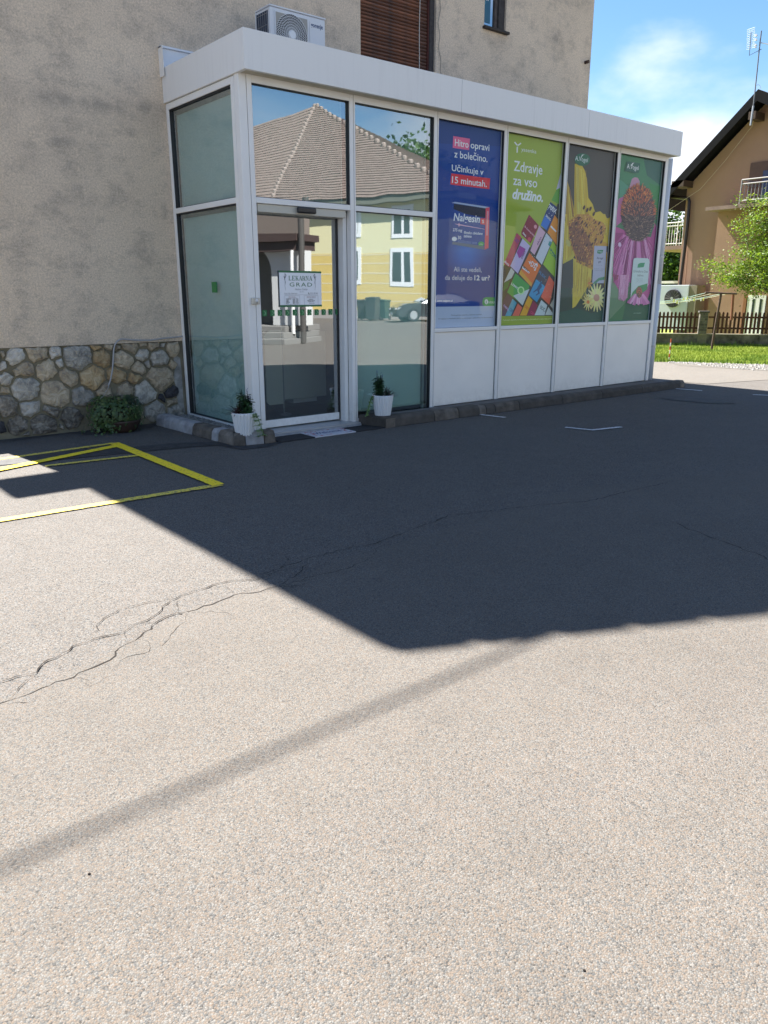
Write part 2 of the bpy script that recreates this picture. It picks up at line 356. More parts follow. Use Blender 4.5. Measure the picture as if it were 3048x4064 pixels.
# newer surfacing nearer the camera: its joint follows the long crack
joint = [(-400, 2900), (0, 2780), (380, 2620), (560, 2520), (760, 2420), (1000, 2342), (1150, 2300), (1400, 2205), (1700, 2120), (2000, 2020), (2300, 1932), (2700, 1895), (3048, 1850)]
pj = [gz(u, v, .004) for u, v in joint]
MB().poly(pj+[Vector((14, -6, .004)), Vector((14, -40, .004)), Vector((-30, -40, .004)), Vector((-30, -9, .004))]).build('asphalt_patch', ASPH2)['kind'] = 'structure'
_unused = [gz(2797, 1527, .004), gz(2560, 1546, .004), Vector((7.9, 6, .004)), Vector((7.9, 40, .004)), Vector((60, 40, .004)), Vector((60, -40, .004)), Vector((14.5, -30, .004)), gz(3048, 1512, .004)]
MB().poly([Vector((8.4, -.45, .005)), Vector((10.2, -.9, .005)), Vector((16, -10, .005)), Vector((30, -40, .005)), Vector((80, -40, .005)), Vector((80, 60, .005)), Vector((8.0, 60, .005)), Vector((8.0, 1.2, .005))]).build('road', ROADM)['kind'] = 'structure'
# cracks traced on the asphalt: irregular open fissures
def crack(pts, w=4):
    mb = MB(); P = [gz(u, v, .0052) for u, v in pts]; q = []
    for a, b in zip(P[:-1], P[1:]):
        n = max(2, int((b-a).length/.035)); d = (b-a)
        pr = Vector((-d.y, d.x, 0)).normalized()
        for i in range(n): q.append(a+d*(i/n)+pr*random.uniform(-.012, .012))
    q.append(P[-1]); L, R_ = [], []
    for i, p in enumerate(q):
        t = (q[min(i+1, len(q)-1)]-q[max(i-1, 0)]).normalized(); s = Vector((-t.y, t.x, 0))
        ww = w*.001*random.uniform(.2, 1.4)*min(1, (i+1)/6, (len(q)-i)/6)
        L.append(p+s*ww); R_.append(p-s*ww)
    k = len(q); mb.add(L+R_, [(i, i+1, k+i+1, k+i) for i in range(k-1)])
    return mb
def z0(pts): return [(x/1.508, 2200+y/1.508) for x, y in pts]
cks = [(z0([(-60, 790), (0, 767), (95, 730), (205, 710), (255, 655), (330, 612), (440, 550), (515, 522), (620, 495), (740, 465), (770, 430), (870, 390), (940, 350), (970, 310), (1085, 245), (1240, 195), (1400, 155), (1540, 145), (1659, 105)]), 5),
       (z0([(-60, 905), (0, 888), (110, 850), (250, 800), (330, 765), (440, 735), (520, 690), (620, 655), (680, 605), (750, 535), (850, 490), (920, 425), (990, 375), (1060, 345), (1120, 348), (1220, 310), (1310, 285), (1400, 240), (1550, 222), (1659, 190)]), 6),
       (z0([(205, 710), (140, 765), (95, 825), (50, 870)]), 3), (z0([(515, 522), (575, 450), (590, 400), (720, 325), (870, 292), (990, 262), (1080, 245)]), 3),
       (z0([(750, 465), (745, 500), (760, 535)]), 3), (z0([(1060, 345), (1055, 300), (1080, 250)]), 3), (z0([(850, 490), (880, 520), (905, 560), (860, 600), (770, 610), (700, 660), (590, 700)]), 2),
       (z0([(905, 560), (960, 545), (1010, 500), (1060, 440), (1110, 400), (1125, 350)]), 2), (z0([(520, 805), (640, 735), (700, 710)]), 2),
       ([(900+x/.7723, 1900+y/.7723) for x, y in [(80, 305), (160, 275), (245, 245), (370, 212), (460, 198), (540, 165), (640, 130), (680, 112), (830, 95), (980, 78), (1110, 68), (1240, 35), (1380, 5)]], 4),
       ([(900+x/.7723, 1900+y/.7723) for x, y in [(245, 245), (238, 270), (210, 300), (160, 330), (110, 345)]], 3),
       ([(900+x/.7723, 1900+y/.7723) for x, y in [(160, 330), (260, 300), (370, 275), (450, 235), (470, 200)]], 2.5),
       ([(900+x/.7723, 1900+y/.7723) for x, y in [(1330, 118), (1420, 155), (1500, 185), (1570, 210), (1659, 245), (1720, 270)]], 5)]
rc_ = random.Random(21)
for _k in range(26):   # hairline branches
    src = rc_.choice(cks[:2]+cks[9:11])[0]; j_ = rc_.randrange(1, len(src)-1); u, v = src[j_]; pts = [(u, v)]; a_ = rc_.uniform(-.9, .3)+(pi if rc_.random() < .4 else 0)
    for _ in range(rc_.randint(2, 5)): u += 38*cos(a_)*rc_.uniform(.5, 1.3); v += 22*sin(a_)*rc_.uniform(.5, 1.3); a_ += rc_.uniform(-.7, .7); pts.append((u, v))
    cks.append((pts, rc_.uniform(1.3, 2.4)))
labs = ['long upper crack running through the lit asphalt', 'long lower crack running through the lit asphalt']
for i, (pts, w) in enumerate(cks):
    crack(pts, w*.62).build('crack', CRK, g)
# tar seam, damp patches and stains
def blob(cx, cy, rx, ry, z, n=40, seed=0, rot=0):
    pts = []
    for i in range(n):
        a = 2*pi*i/n; k = 1+.16*mnoise.noise((cos(a)*1.3+seed, sin(a)*1.3, seed)); x = rx*k*cos(a); y = ry*k*sin(a)
        pts.append(Vector((cx+x*cos(rot)-y*sin(rot), cy+x*sin(rot)+y*cos(rot), z)))
    return pts
tarp = [gz(u, v, .006) for u, v in [(0, 1822), (160, 1797), (300, 1783), (540, 1772), (700, 1757), (870, 1752), (905, 1762), (965, 1772), (1045, 1766), (1105, 1753), (1130, 1752), (1060, 1773), (960, 1784), (915, 1775), (870, 1766), (760, 1773), (600, 1788), (420, 1806), (250, 1822), (120, 1836), (0, 1846), (-300, 1895), (-300, 1870)]]
MB().poly(tarp).build('tar_seam', TAR, g)
WETM = mat('damp_asphalt', (.066, .062, .058), .8, .4, var=.4, vscale=8)
c = gz(2775, 1588); MB().poly(blob(6.38, -1.36, .26, .52, .006, seed=3, rot=.12)).build('damp_patch', WETM, g)
MB().poly([Vector((-5, YH, .004))]+[Vector((x, YH-.10-.10*mnoise.noise((x*1.7, 0, 0))-(.18 if -1.3 < x < -.5 else 0), .004)) for x in np.arange(-5, -.3, .12)]+[Vector((-.35, YH, .004))]).build('damp_strip', WETM, g)
for (u, v, r) in [(2318, 3858, .0035), (355, 3475, .004)]:
    p = gz(u, v, .0); ic = MB(); ic.lathe([(r*.6, 0), (r, r*.4), (r*.7, r*.9)], p+Vector((0, 0, .004)), seg=7); o = ic.build('grit', CRK, g)

# painted lines
def strip(name, a, b, w, m, lab, grp, z=.008):
    a = Vector((a.x, a.y, z)); b = Vector((b.x, b.y, z)); d = (b-a).normalized(); s = Vector((-d.y, d.x, 0))*w/2
    n = max(6, int((b-a).length/.03)); L, R_ = [], []
    for i in range(n+1):
        p = a+(b-a)*i/n; e = random.uniform(-.003, .003); L.append(p+s*(1+e*20)); R_.append(p-s*(1+random.uniform(-.06, .06)))
    return MB().add(L+R_, [(i, i+1, n+2+i, n+1+i) for i in range(n)]).build(name, m, None)
YG = empty('yellow_bay_marking', gz(885, 1927, 0), 'yellow painted parking bay outline on the asphalt at the left', 'road marking')
def ys(a, b, w, m, z=.008):
    o = strip('painted_line', gz(*a), gz(*b), w, m, '', '', z); me = o.data; off = YG.location
    me.transform(Matrix.Translation(-off)); o.parent = YG
ys((452, 1762), (868, 1929), .105, YEL, .011)
ys((452, 1761), (-260, 1862), .075, YEL2, .008)
ys((548, 1810), (180, 1852), .065, YEL2, .008)
ys((470, 1772), (-200, 1908), .11, YEL, .0125)
ys((878, 1926), (-300, 2117), .085, YEL2, .008)
for nm, a, b, w, lab in [('w', (1893, 1646), (2006, 1659), .06, 'short white line leaving the dark kerb under the blue poster'), ('w', (2243, 1698), (2352, 1709), .05, 'arm of the white corner mark nearest the panels'),
                         ('w', (2682, 1544), (2787, 1552), .06, 'short white line leaving the far end of the kerb'), ('w', (2987, 1568), (3200, 1577), .06, 'white line cut by the right edge of the view')]:
    o = strip('white_line', gz(*a), gz(*b), w, WHP, lab, ''); tag(o, lab, 'road marking', 'white parking lines')
o = strip('white_line', gz(2345, 1710), gz(2466, 1697), .055, WHP, '', '', .0095); tag(o, 'crossing arm of the white corner mark on shaded asphalt', 'road marking', 'white parking lines')

# ================================================================== THE BIG HOUSE
HX0, HX1 = -2.3, 7.36; HB = 14.0; EAVE = 7.0; EX0, EX1 = -2.75, 7.6; RS = .62; RX = (EX0+EX1)/2; RZ = EAVE+(RX-EX0)*RS
H = empty('rendered_house', (HX0, YH, 0), 'tall beige roughcast house with stone plinth behind the glass extension', 'house')
wins = [(2.68, 3.965, 3.30, 6.05), (4.885, 5.335, 5.083, 5.95)]
def house_wall():
    mb = MB(); xs = [HX0, 2.68, 3.965, 4.885, 5.335, HX1]; zs = [.93, 3.30, 5.083, 5.95, 6.05, 6.9]
    hole = lambda x, z: any(a < x < b and c < z < d for a, b, c, d in wins)
    for i in range(5):
        for j in range(5):
            if not hole((xs[i]+xs[i+1])/2, (zs[j]+zs[j+1])/2):
                mb.poly([(xs[i], YH, zs[j]), (xs[i+1], YH, zs[j]), (xs[i+1], YH, zs[j+1]), (xs[i], YH, zs[j+1])], PLAS)
    for a, b, c, d in wins:   # reveals
        q = YH+.22
        mb.poly([(b, YH, c), (b, q, c), (b, q, d), (b, YH, d)], PLAS); mb.poly([(a, YH, d), (a, q, d), (a, q, c), (a, YH, c)], PLAS)
        mb.poly([(a, YH, c), (a, q, c), (b, q, c), (b, YH, c)], PLAS); mb.poly([(a, YH, d), (b, YH, d), (b, q, d), (a, q, d)], PLAS)
    ez = EAVE-.15
    mb.poly([(HX0, YH, 6.9), (HX1, YH, 6.9), (HX1, YH, ez+.1), (RX, YH, RZ-.2), (HX0, YH, ez+.2)], PLAS)
    mb.poly([(HX1, YH, 0), (HX1, HB, 0), (HX1, HB, ez), (HX1, YH, ez)], PLAS); mb.poly([(HX0, HB, 0), (HX0, YH, 0), (HX0, YH, ez), (HX0, HB, ez)], PLAS)
    mb.poly([(HX1, HB, 0), (HX0, HB, 0), (HX0, HB, ez), (RX, HB, RZ-.2), (HX1, HB, ez)], PLAS)
    # roughcast overhangs the plinth a little
    mb.poly([(HX0, YH, .93), (HX0, YH+.03, .93), (HX1, YH+.03, .93), (HX1, YH, .93)], PLAS)
    return mb.build('wall', None, H)
house_wall()
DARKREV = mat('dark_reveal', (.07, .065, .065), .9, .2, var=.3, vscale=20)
# plinth: mortar bed with proud, irregular field stones
MORT = mat('plinth_mortar', (.21, .19, .135), .95, .15, var=.35, vscale=5, bump=.6, bscale=70)
box('mortar_bed', HX0+.01, HX1-.01, YH+.022, YH+.12, 0, .929, MORT, H)
STN = []
def stone_mat(name, c1, c2, c3):
    m = bpy.data.materials.new(name); m.use_nodes = True; t = m.node_tree; b = t.nodes['Principled BSDF']; L = t.links.new; b.inputs['Roughness'].default_value = .9; b.inputs['Specular IOR Level'].default_value = .2
    g_ = nn(t, 'ShaderNodeTexCoord'); oi = nn(t, 'ShaderNodeObjectInfo')
    ad = nn(t, 'ShaderNodeVectorMath', operation='ADD'); L(g_.outputs['Object'], ad.inputs[0]); L(oi.outputs['Location'], ad.inputs[1])
    n = nn(t, 'ShaderNodeTexNoise'); n.inputs['Scale'].default_value = 11; n.inputs['Detail'].default_value = 8; n.inputs['Roughness'].default_value = .7; n.inputs['Distortion'].default_value = .8; L(ad.outputs[0], n.inputs['Vector'])
    r = nn(t, 'ShaderNodeValToRGB'); e = r.color_ramp.elements; e[0].position = .33; e[0].color = (*c3, 1); e[1].position = .68; e[1].color = (*c2, 1); k = e.new(.5); k.color = (*c1, 1)
    L(n.outputs['Fac'], r.inputs[0])
    h = nn(t, 'ShaderNodeHueSaturation'); mr_ = nn(t, 'ShaderNodeMapRange'); mr_.inputs[3].default_value = .78; mr_.inputs[4].default_value = 1.25; L(oi.outputs['Random'], mr_.inputs[0]); L(mr_.outputs[0], h.inputs['Value']); L(r.outputs[0], h.inputs['Color']); L(h.outputs[0], b.inputs['Base Color'])
    n4 = nn(t, 'ShaderNodeTexNoise'); n4.inputs['Scale'].default_value = 26; n4.inputs['Detail'].default_value = 6; n4.inputs['Roughness'].default_value = .7; L(ad.outputs[0], n4.inputs['Vector'])
    bp = nn(t, 'ShaderNodeBump'); bp.inputs['Strength'].default_value = .9; bp.inputs['Distance'].default_value = .022; L(n4.outputs['Fac'], bp.inputs['Height']); L(bp.outputs[0], b.inputs['Normal'])
    return m
SM = {'t': stone_mat('stone_tan', (0.392, 0.326, 0.232), (0.536, 0.464, 0.362), (0.217, 0.181, 0.145)), 'g': stone_mat('stone_grey', (0.362, 0.341, 0.297), (0.551, 0.522, 0.464), (0.174, 0.167, 0.16)),
      'o': stone_mat('stone_ochre', (0.435, 0.312, 0.167), (0.551, 0.45, 0.304), (0.246, 0.174, 0.123)), 'd': stone_mat('stone_dark', (.05, .05, .055), (.09, .09, .1), (.025, .025, .03)),
      'b': stone_mat('stone_blackened', (.19, .17, .14), (.40, .37, .32), (.06, .055, .05)), 'w': stone_mat('stone_pale', (0.522, 0.493, 0.435), (0.652, 0.623, 0.566), (0.29, 0.268, 0.232))}
sa = [(25,195,45,'t'),(215,225,125,'w'),(490,185,125,'t'),(745,165,70,'w'),(1035,230,185,'g'),(1265,90,62,'o'),(1340,250,120,'o'),(30,330,62,'w'),(335,400,125,'t'),(510,310,55,'w'),(610,400,135,'t'),(810,300,68,'w'),(775,515,65,'w'),(925,495,135,'t'),(1220,480,165,'o'),(70,520,95,'g'),(70,655,55,'t'),(350,650,180,'g'),(740,710,190,'t'),(1080,740,135,'g'),(90,880,150,'b'),(400,880,135,'w'),(690,930,115,'b'),(930,1020,130,'b'),(1400,660,110,'t'),(230,1130,130,'b'),(590,1120,165,'b'),(815,1120,45,'b'),(30,1150,70,'d'),(330,1240,60,'b'),(-150,250,150,'t'),(-170,600,160,'g'),(-150,950,150,'t'),(-420,300,170,'o'),(-450,700,180,'t'),(-430,1050,150,'g')]
sb = [(165,350,70,'t'),(315,385,58,'t'),(540,360,140,'t'),(775,318,50,'t'),(985,350,88,'t'),(1145,330,45,'g'),(1320,390,120,'t'),(420,600,180,'t'),(775,490,112,'w'),(1080,580,165,'g'),(1320,680,65,'t'),(300,870,165,'o'),(690,760,115,'t'),(640,920,110,'o'),(1100,920,215,'t'),(170,1130,125,'o'),(440,1180,160,'t'),(830,1200,205,'g'),(1280,1190,118,'d'),(1110,1310,75,'d'),(1310,1350,85,'t'),(620,1560,150,'t'),(1000,1510,180,'g'),(1380,1540,130,'g'),(880,660,60,'g'),(450,1600,110,'b'),(150,1500,130,'b')]
cells = []
for x, y, r, k in sa: p = fy(x/3.318, 1350+y/3.318, YH); q = fy((x+r)/3.318, 1350+y/3.318, YH); cells.append((p.x, p.z, (q.x-p.x)*1.0, k))
for x, y, r, k in sb: p = fy(400+x/4.608, 1300+y/4.608, YH); q = fy(400+(x+r)/4.608, 1300+y/4.608, YH); cells.append((p.x, p.z, (q.x-p.x)*1.0, k))
def clip(poly, nx, ny, c):
    o = []
    for i in range(len(poly)):
        a = poly[i]; b = poly[(i+1) % len(poly)]; da = a[0]*nx+a[1]*ny-c; db = b[0]*nx+b[1]*ny-c
        if da <= 0: o.append(a)
        if (da < 0) != (db < 0) and da != db:
            t = da/(da-db); o.append((a[0]+(b[0]-a[0])*t, a[1]+(b[1]-a[1])*t))
    return o
rs_ = random.Random(5)
for i, (x, z, r, k) in enumerate(cells):
    r *= 1.12
    nvt = rs_.choice([6, 7, 8]); ph = rs_.random()*6
    poly = [(x+r*1.12*cos(ph+2*pi*j/nvt)*rs_.uniform(.92, 1.25), z+r*1.05*sin(ph+2*pi*j/nvt)*rs_.uniform(.88, 1.22)) for j in range(nvt)]
    for j, (x2, z2, r2_, k2) in enumerate(cells):
        if j == i: continue
        dx, dz = x2-x, z2-z; d = hypot(dx, dz)
        if d > .9 or d < 1e-4: continue
        R1, R2 = r, r2_*1.12; off = (d*d+R1*R1-R2*R2)/(2*d)-.012
        nx, nz = dx/d, dz/d; poly = clip(poly, nx, nz, x*nx+z*nz+off)
        if len(poly) < 3: break
    if len(poly) < 3: continue
    poly = clip(poly, 0, 1, .922); poly = clip(poly, 0, -1, -.02); poly = clip(poly, 1, 0, -.04)
    if len(poly) < 4: continue
    # roughen the outline, dome the face
    rough = []
    for a, b in zip(poly, poly[1:]+poly[:1]):
        L_ = hypot(b[0]-a[0], b[1]-a[1]); n = max(1, int(L_/.03))
        for q in range(n):
            t = q/n; rough.append((a[0]+(b[0]-a[0])*t+rs_.uniform(-.009, .009), a[1]+(b[1]-a[1])*t+rs_.uniform(-.009, .009)))
    cx_ = sum(p[0] for p in rough)/len(rough); cz_ = sum(p[1] for p in rough)/len(rough); n = len(rough); mb = MB(); vs = []
    dep = rs_.uniform(.026, .05)
    for s_, y_ in ((1, .03), (1, -.002), (.93, -dep*.55), (.6, -dep)):
        for px_, pz_ in rough: vs.append((cx_+(px_-cx_)*s_, YH+y_+.02+(rs_.uniform(-.006, .006) if s_ < 1 else 0), cz_+(pz_-cz_)*s_))
    vs.append((cx_, YH+.02-dep, cz_))
    fs = [(l*n+j, l*n+(j+1) % n, (l+1)*n+(j+1) % n, (l+1)*n+j) for l in range(3) for j in range(n)]+[(3*n+j, 3*n+(j+1) % n, 4*n) for j in range(n)]
    mb.add(vs, fs).build('stone', SM[k], H, loc=Vector((cx_, YH, cz_))-H.location)
# pale mortar smear at the corner next to the glass
SMEAR = mat('pale_mortar', (.30, .30, .29), .95, .1, var=.5, vscale=9, bump=.6, bscale=40)
pts = [(1345, 560), (1400, 510), (1460, 560), (1490, 800), (1510, 1100), (1530, 1400), (1560, 1560), (1480, 1550), (1430, 1440), (1400, 1250), (1380, 1050), (1340, 930), (1370, 760)]
pp = [fy(400+x/4.608, 1300+y/4.608, YH) for x, y in pts]
MB().prism([Vector((p.x, YH+.018, p.z)) for p in pp], (0, .02, 0)).build('mortar_smear', SMEAR, H)
# roof (seen only by its shadow and from the side)
TILE = mat('roof_tile', (.25, .13, .09), .8, var=.3, vscale=8); WOODD = mat('dark_timber', (.06, .035, .02), .7)
mb = MB(); y0, y1 = 1.235, HB+.4
for sx_ in (0, 1):
    xa = EX0 if sx_ == 0 else EX1
    mb.add([(xa, y0, EAVE), (xa, y1, EAVE), (RX, y1, RZ), (RX, y0, RZ), (xa, y0, EAVE-.12), (xa, y1, EAVE-.12), (RX, y1, RZ-.14), (RX, y0, RZ-.14)],
           [(0, 1, 2, 3), (4, 7, 6, 5), (0, 3, 7, 4), (1, 5, 6, 2), (0, 4, 5, 1)], TILE)
roof = mb.build('roof', None, H)
vt = MB().box(-.155, .155, -.012, .2, -.05, .022); v0 = None; vt.v = [tuple(Vector(p_)+H.location) for p_ in vt.v]
L_ = hypot(RX-EX0, RZ-EAVE); nv = 16
for sd_ in (0, 1):
    for i in range(nv):
        t = (i+.5)/nv; x = EX0+(RX-EX0)*t if sd_ == 0 else EX1+(RX-EX1)*t; z = EAVE+(RZ-EAVE)*t
        if v0 is None: o = vt.build('verge_tile', TILE, roof); v0 = o
        else: o = v0.copy(); COL.objects.link(o); o.parent = roof
        o.location = Vector((x, y0-.0, z))-H.location; o.rotation_euler = (0, -math.atan(RS) if sd_ == 0 else math.atan(RS), 0)
box('shadow_notch_slab', -3.12, HX0, 3.45, 4.07, 5.1, 5.25, WOODD, H)  # unseen slab added to cast the notch in the left eave's shadow
# recessed timber roller shutter
SH = mat('shutter_wood', (.20, .075, .036), .75, .3, var=.75, vscale=4, col2=(.065, .05, .045), objvar=.3, bump=.3, bscale=50)
_t = SH.node_tree
for n_ in _t.nodes:
    if n_.type == 'TEX_NOISE' and abs(n_.inputs['Scale'].default_value-4) < .1:
        mpn = nn(_t, 'ShaderNodeMapping'); mpn.inputs['Scale'].default_value = (1.2, 1, 6); _t.links.new(n_.inputs['Vector'].links[0].from_socket, mpn.inputs[0])
        _t.links.new(mpn.outputs[0], n_.inputs['Vector'])
shut = empty('roller_shutter', (2.68, YH+.08, 3.3)); shut.parent = H; shut.location = Vector((2.68, YH+.08, 3.3))-H.location
sl0 = None
for i in range(66):
    z = 3.33+i*.041
    if sl0 is None:
        mb = MB(); mb.prism([(2.70, YH+.09, z), (2.70, YH+.075, z+.012), (2.70, YH+.078, z+.032), (2.70, YH+.092, z+.038), (2.70, YH+.1, z+.02)], (1.17, 0, 0)); o = mb.build('slat', SH, shut, loc=(0, 0, 0)); sl0 = o
    else: o = sl0.copy(); COL.objects.link(o)
    o.parent = shut; o.location = (0, rs_.uniform(-.002, .002), i*.041)
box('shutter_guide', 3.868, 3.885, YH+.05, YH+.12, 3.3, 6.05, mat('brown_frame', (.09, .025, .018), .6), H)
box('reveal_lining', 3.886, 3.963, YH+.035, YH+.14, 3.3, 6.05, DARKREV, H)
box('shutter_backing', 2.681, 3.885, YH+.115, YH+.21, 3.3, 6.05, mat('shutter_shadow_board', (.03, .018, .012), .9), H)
cordp = [fy(1668, 0, YH+.04), fy(1668, 60, YH+.04), fy(1669, 150, YH+.04), fy(1668, 280, YH+.04)]
MB().tube([Vector((3.70+.004*sin(i), YH+.035, 3.3+i*.14)) for i in range(20)], .006, seg=6).build('pull_cord', mat('cord_white', (.5, .48, .44), .8), H, smooth=True)
# small upstairs window
wf = mat('old_window_frame', (.10, .085, .08), .7, var=.4, vscale=20)
a, b, c_, d = wins[1]
wo = MB(); 
for bx in ((a, a+.035, c_, d), (b-.17, b-.125, c_, d), (a, b-.125, c_, c_+.05), (a, b-.125, d-.04, d)): wo.box(bx[0], bx[1], YH+.06, YH+.11, bx[2], bx[3])
w_ = wo.build('window', wf, H)
box('pane', a+.035, b-.17, YH+.085, YH+.092, c_+.05, d-.04, GLF, w_)
box('dark_room_sheet', a+.03, b-.14, YH+.12, YH+.13, c_+.05, d-.04, mat('dark_room', (.02, .025, .03), .9), w_)  # near-black sheet: the darkness of the unlit room is put into its colour
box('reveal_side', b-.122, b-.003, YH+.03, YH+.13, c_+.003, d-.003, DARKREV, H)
stk = MB(); BLU = mat('sticker_blue', (.012, .11, .19), .5)
stk.box(a+.04, a+.20, YH+.078, YH+.083, c_+.09, c_+.52, BLU)
for (dx, dz, r) in [(.03, .36, .035), (.115, .33, .03), (.02, .24, .03)]:
    stk.add([(a+.05+dx+r*cos(t*pi/6), YH+.075, c_+.09+dz+r*sin(t*pi/6)) for t in range(12)], [tuple(range(12))], mat('sticker_pale', (.08, .22, .28), .5))
text_into(stk, '67', (a+.10, YH+.074, c_+.36), (1, 0, 0), (0, 0, 1), .08, .09, WHITE); stk.build('sticker', None, w_)
box('sill', a-.03, b+.03, YH-.06, YH+.07, c_-.03, c_+.002, mat('rusty_sill', (.035, .025, .02), .7, var=.4, vscale=15), H, bevel=.004)
STAIN = mat('rust_stain', (.22, .16, .095), .95, .1, var=.3, vscale=12)
# iron stub in the render near the corner, wall-mounted cable
mb = MB(); p = fy(2322, 248, YH); mb.tube([(p.x, YH+.02, p.z), (p.x, YH-.07, p.z)], .025, seg=12); mb.build('iron_stub', IRON, H, smooth=False)
hp = [fy(u, v, YH-.012) for u, v in [(1745, -20), (1748, 40), (1738, 90), (1746, 140), (1740, 190), (1750, 240), (1748, 280), (1752, 300)]]
MB().tube(hp, .0035, seg=5).build('thin_wire', mat('wire_grey', (.2, .19, .18), .8), H)
# overhead service cable whose shadow crosses the asphalt
cb_ = empty('service_cable', (-2.1, 1.3, 7.4), 'thick overhead cable strung level to the gable of the beige house', 'cable')
MB().tube([Vector((-1.9-1.2*i, 1.33, 7.48+.0006*i*i)) for i in range(26)], .0125, seg=8).build('cable', BLK, cb_)

# ================================================================== EXTENSION
DT = 2.34; ZT = 3.417; ZB = .10; W_ = 7.33
X = empty('pharmacy_extension', (0, 0, 0), 'white framed flat roofed glass pharmacy extension built against the beige house', 'building')
box('floor_slab', .0, W_, .0, YH, 0, .03, mat('dark_floor_tile', (.10, .10, .10), .35, var=.2, vscale=3), X)
INT = mat('interior_wall', (.25, .25, .24), .9, var=.05); box('ceiling', .03, W_-.03, .03, YH-.003, ZT+.06, ZT+.10, WHITE, X)
box('inner_wall', .16, W_-.05, YH-.06, YH-.005, .03, ZT+.05, INT, X)
box('partition_wall', 2.62, W_-.1, .20, .25, .03, ZT+.05, INT, X)
# fascia: three front sheets, side sheet, right sheet, soffit, roof deck
FB, FT = 3.434, 3.769; FY = -.166; FX0 = -.021; FX1 = 7.373
for a, b in ((FX0, 2.752), (2.756, 5.10), (5.104, FX1)): box('fascia_sheet', a, b, FY, FY+.04, FB, FT, FASC, X, bevel=.003)
box('fascia_side', FX0, FX0+.04, FY+.042, YH-.003, FB, FT, FASC, X, bevel=.003); box('fascia_side', FX1-.04, FX1, FY+.042, YH-.003, FB, FT, FASC, X, bevel=.003)
SOF = mat('soffit', (.50, .46, .36), .6, var=.1, vscale=3)
box('soffit', FX0+.041, FX1-.041, FY+.041, .3, FB+.006, FB+.02, SOF, X); box('roof_deck', FX0+.041, FX1-.041, FY+.041, YH-.003, FT-.12, FT-.10, mat('roof_membrane', (.3, .33, .38), .6), X)
UPS = mat('white_flashing', (.70, .74, .80), .45)
fl = MB(); fl.box(-.035, 7.3, YH-.05, YH-.002, 3.70, 3.955); fl.box(-.04, 7.3, YH-.075, YH-.002, 3.955, 3.975); fl.build('wall_flashing', UPS, X, bevel=.003)
box('flashing_end', -.04, -.036, YH-.11, YH-.001, 3.68, 3.97, ALU, X)
# frame members of the front: (x0,x1) pairs
BIG = ZT+.028
def bar(nm, x0, x1, y0_, y1_, z0_, z1_, m=ALU, bev=.004): return box(nm, x0, x1, y0_, y1_, z0_, z1_, m, X, bevel=bev)
bar('corner_post', -.0, .083, .0, .083, .03, BIG)
bar('corner_seam', .0835, .0875, .02, .06, .03, BIG, GASK, 0)
mull = [(1.295, 1.368, .03), (2.498, 2.566, .03), (3.672, 3.742, ZB), (4.865, 4.933, ZB), (6.04, 6.108, ZB), (7.258, 7.33, ZB)]
bar('mullion', .0885, .142, .0, .075, .03, BIG)
for a, b, zb in mull: bar('mullion', a, b, 0, .075, zb, BIG)
for a, b, zb in mull[:-1]: bar('mullion_seam', (a+b)/2-.0015+.012, (a+b)/2+.0015+.012, -.002, 0.001, zb, BIG, mat('seam_grey', (.2, .19, .17), .7), 0)
cells_x = [(.142, 1.295), (1.368, 2.498), (2.566, 3.672), (3.742, 4.865), (4.933, 6.04), (6.108, 7.258)]
for i, (a, b) in enumerate(cells_x):
    bar('head_rail', a, b, .001, .074, ZT-.042, BIG)
def gasket(a, b, z0_, z1_, par, t=.006, ya=.012, yb=.06):
    mb = MB(); mb.box(a, a+t, ya, yb, z0_, z1_); mb.box(b-t, b, ya, yb, z0_, z1_); mb.box(a+t, b-t, ya, yb, z0_, z0_+t); mb.box(a+t, b-t, ya, yb, z1_-t, z1_)
    return mb.build('gasket', GASK, par)
def pane(a, b, z0_, z1_, m, y=.040):
    o = MB().box(a+.006, b-.006, y, y+.006, z0_+.006, z1_-.006).build('glass_pane', m, X); gasket(a, b, z0_, z1_, o); return o
for i in (0, 1):
    a, b = cells_x[i]
    bar('transom', a, b, .001, .074, 2.318, 2.372); pane(a, b, 2.372, ZT-.042, GLW)
    bl = box('roller_blind', a+.03, b-.055, .10, .104, 2.33, ZT-.0, BLIND2, X); box('blind_guide', b-.05, b-.04, .095, .115, 2.33, ZT, ALU, bl)
a, b = cells_x[1]
bar('sill_rail', a, b, .001, .074, .03, .075); pane(a, b, .075, 2.318, GLW)
bl = box('roller_blind', a-.02, b-.09, .085, .089, .17, 2.32, BLIND, X); box('bottom_bar', a-.02, b-.09, .078, .096, .14, .17, WHITE, bl); box('blind_guide', b-.035, b-.02, .10, .14, .05, 2.32, ALU, bl)
# posters bays and solid panels below
for i in (2, 3, 4, 5):
    a, b = cells_x[i]
    bar('sill_rail', a, b, .001, .074, 1.007, 1.052)
    bar('lower_panel', a+.005, b-.011, .022, .06, ZB+.002, 1.004, PANEL, .002)
    box('panel_joint', b-.0105, b-.001, .024, .05, ZB+.002, 1.004, GASK, X); box('panel_joint', a+.001, a+.0045, .024, .05, ZB+.002, 1.004, GASK, X)
    bar('glass_pane', a+.006, b-.006, .040, .044, 1.058, ZT-.048, GLP, 0)
    o = MB(); o.box(b-.007, b-.001, .012, .04, 1.052, ZT-.042); o.box(a+.001, b-.007, .012, .04, ZT-.048, ZT-.0421); o.build('gasket', GASK, X)
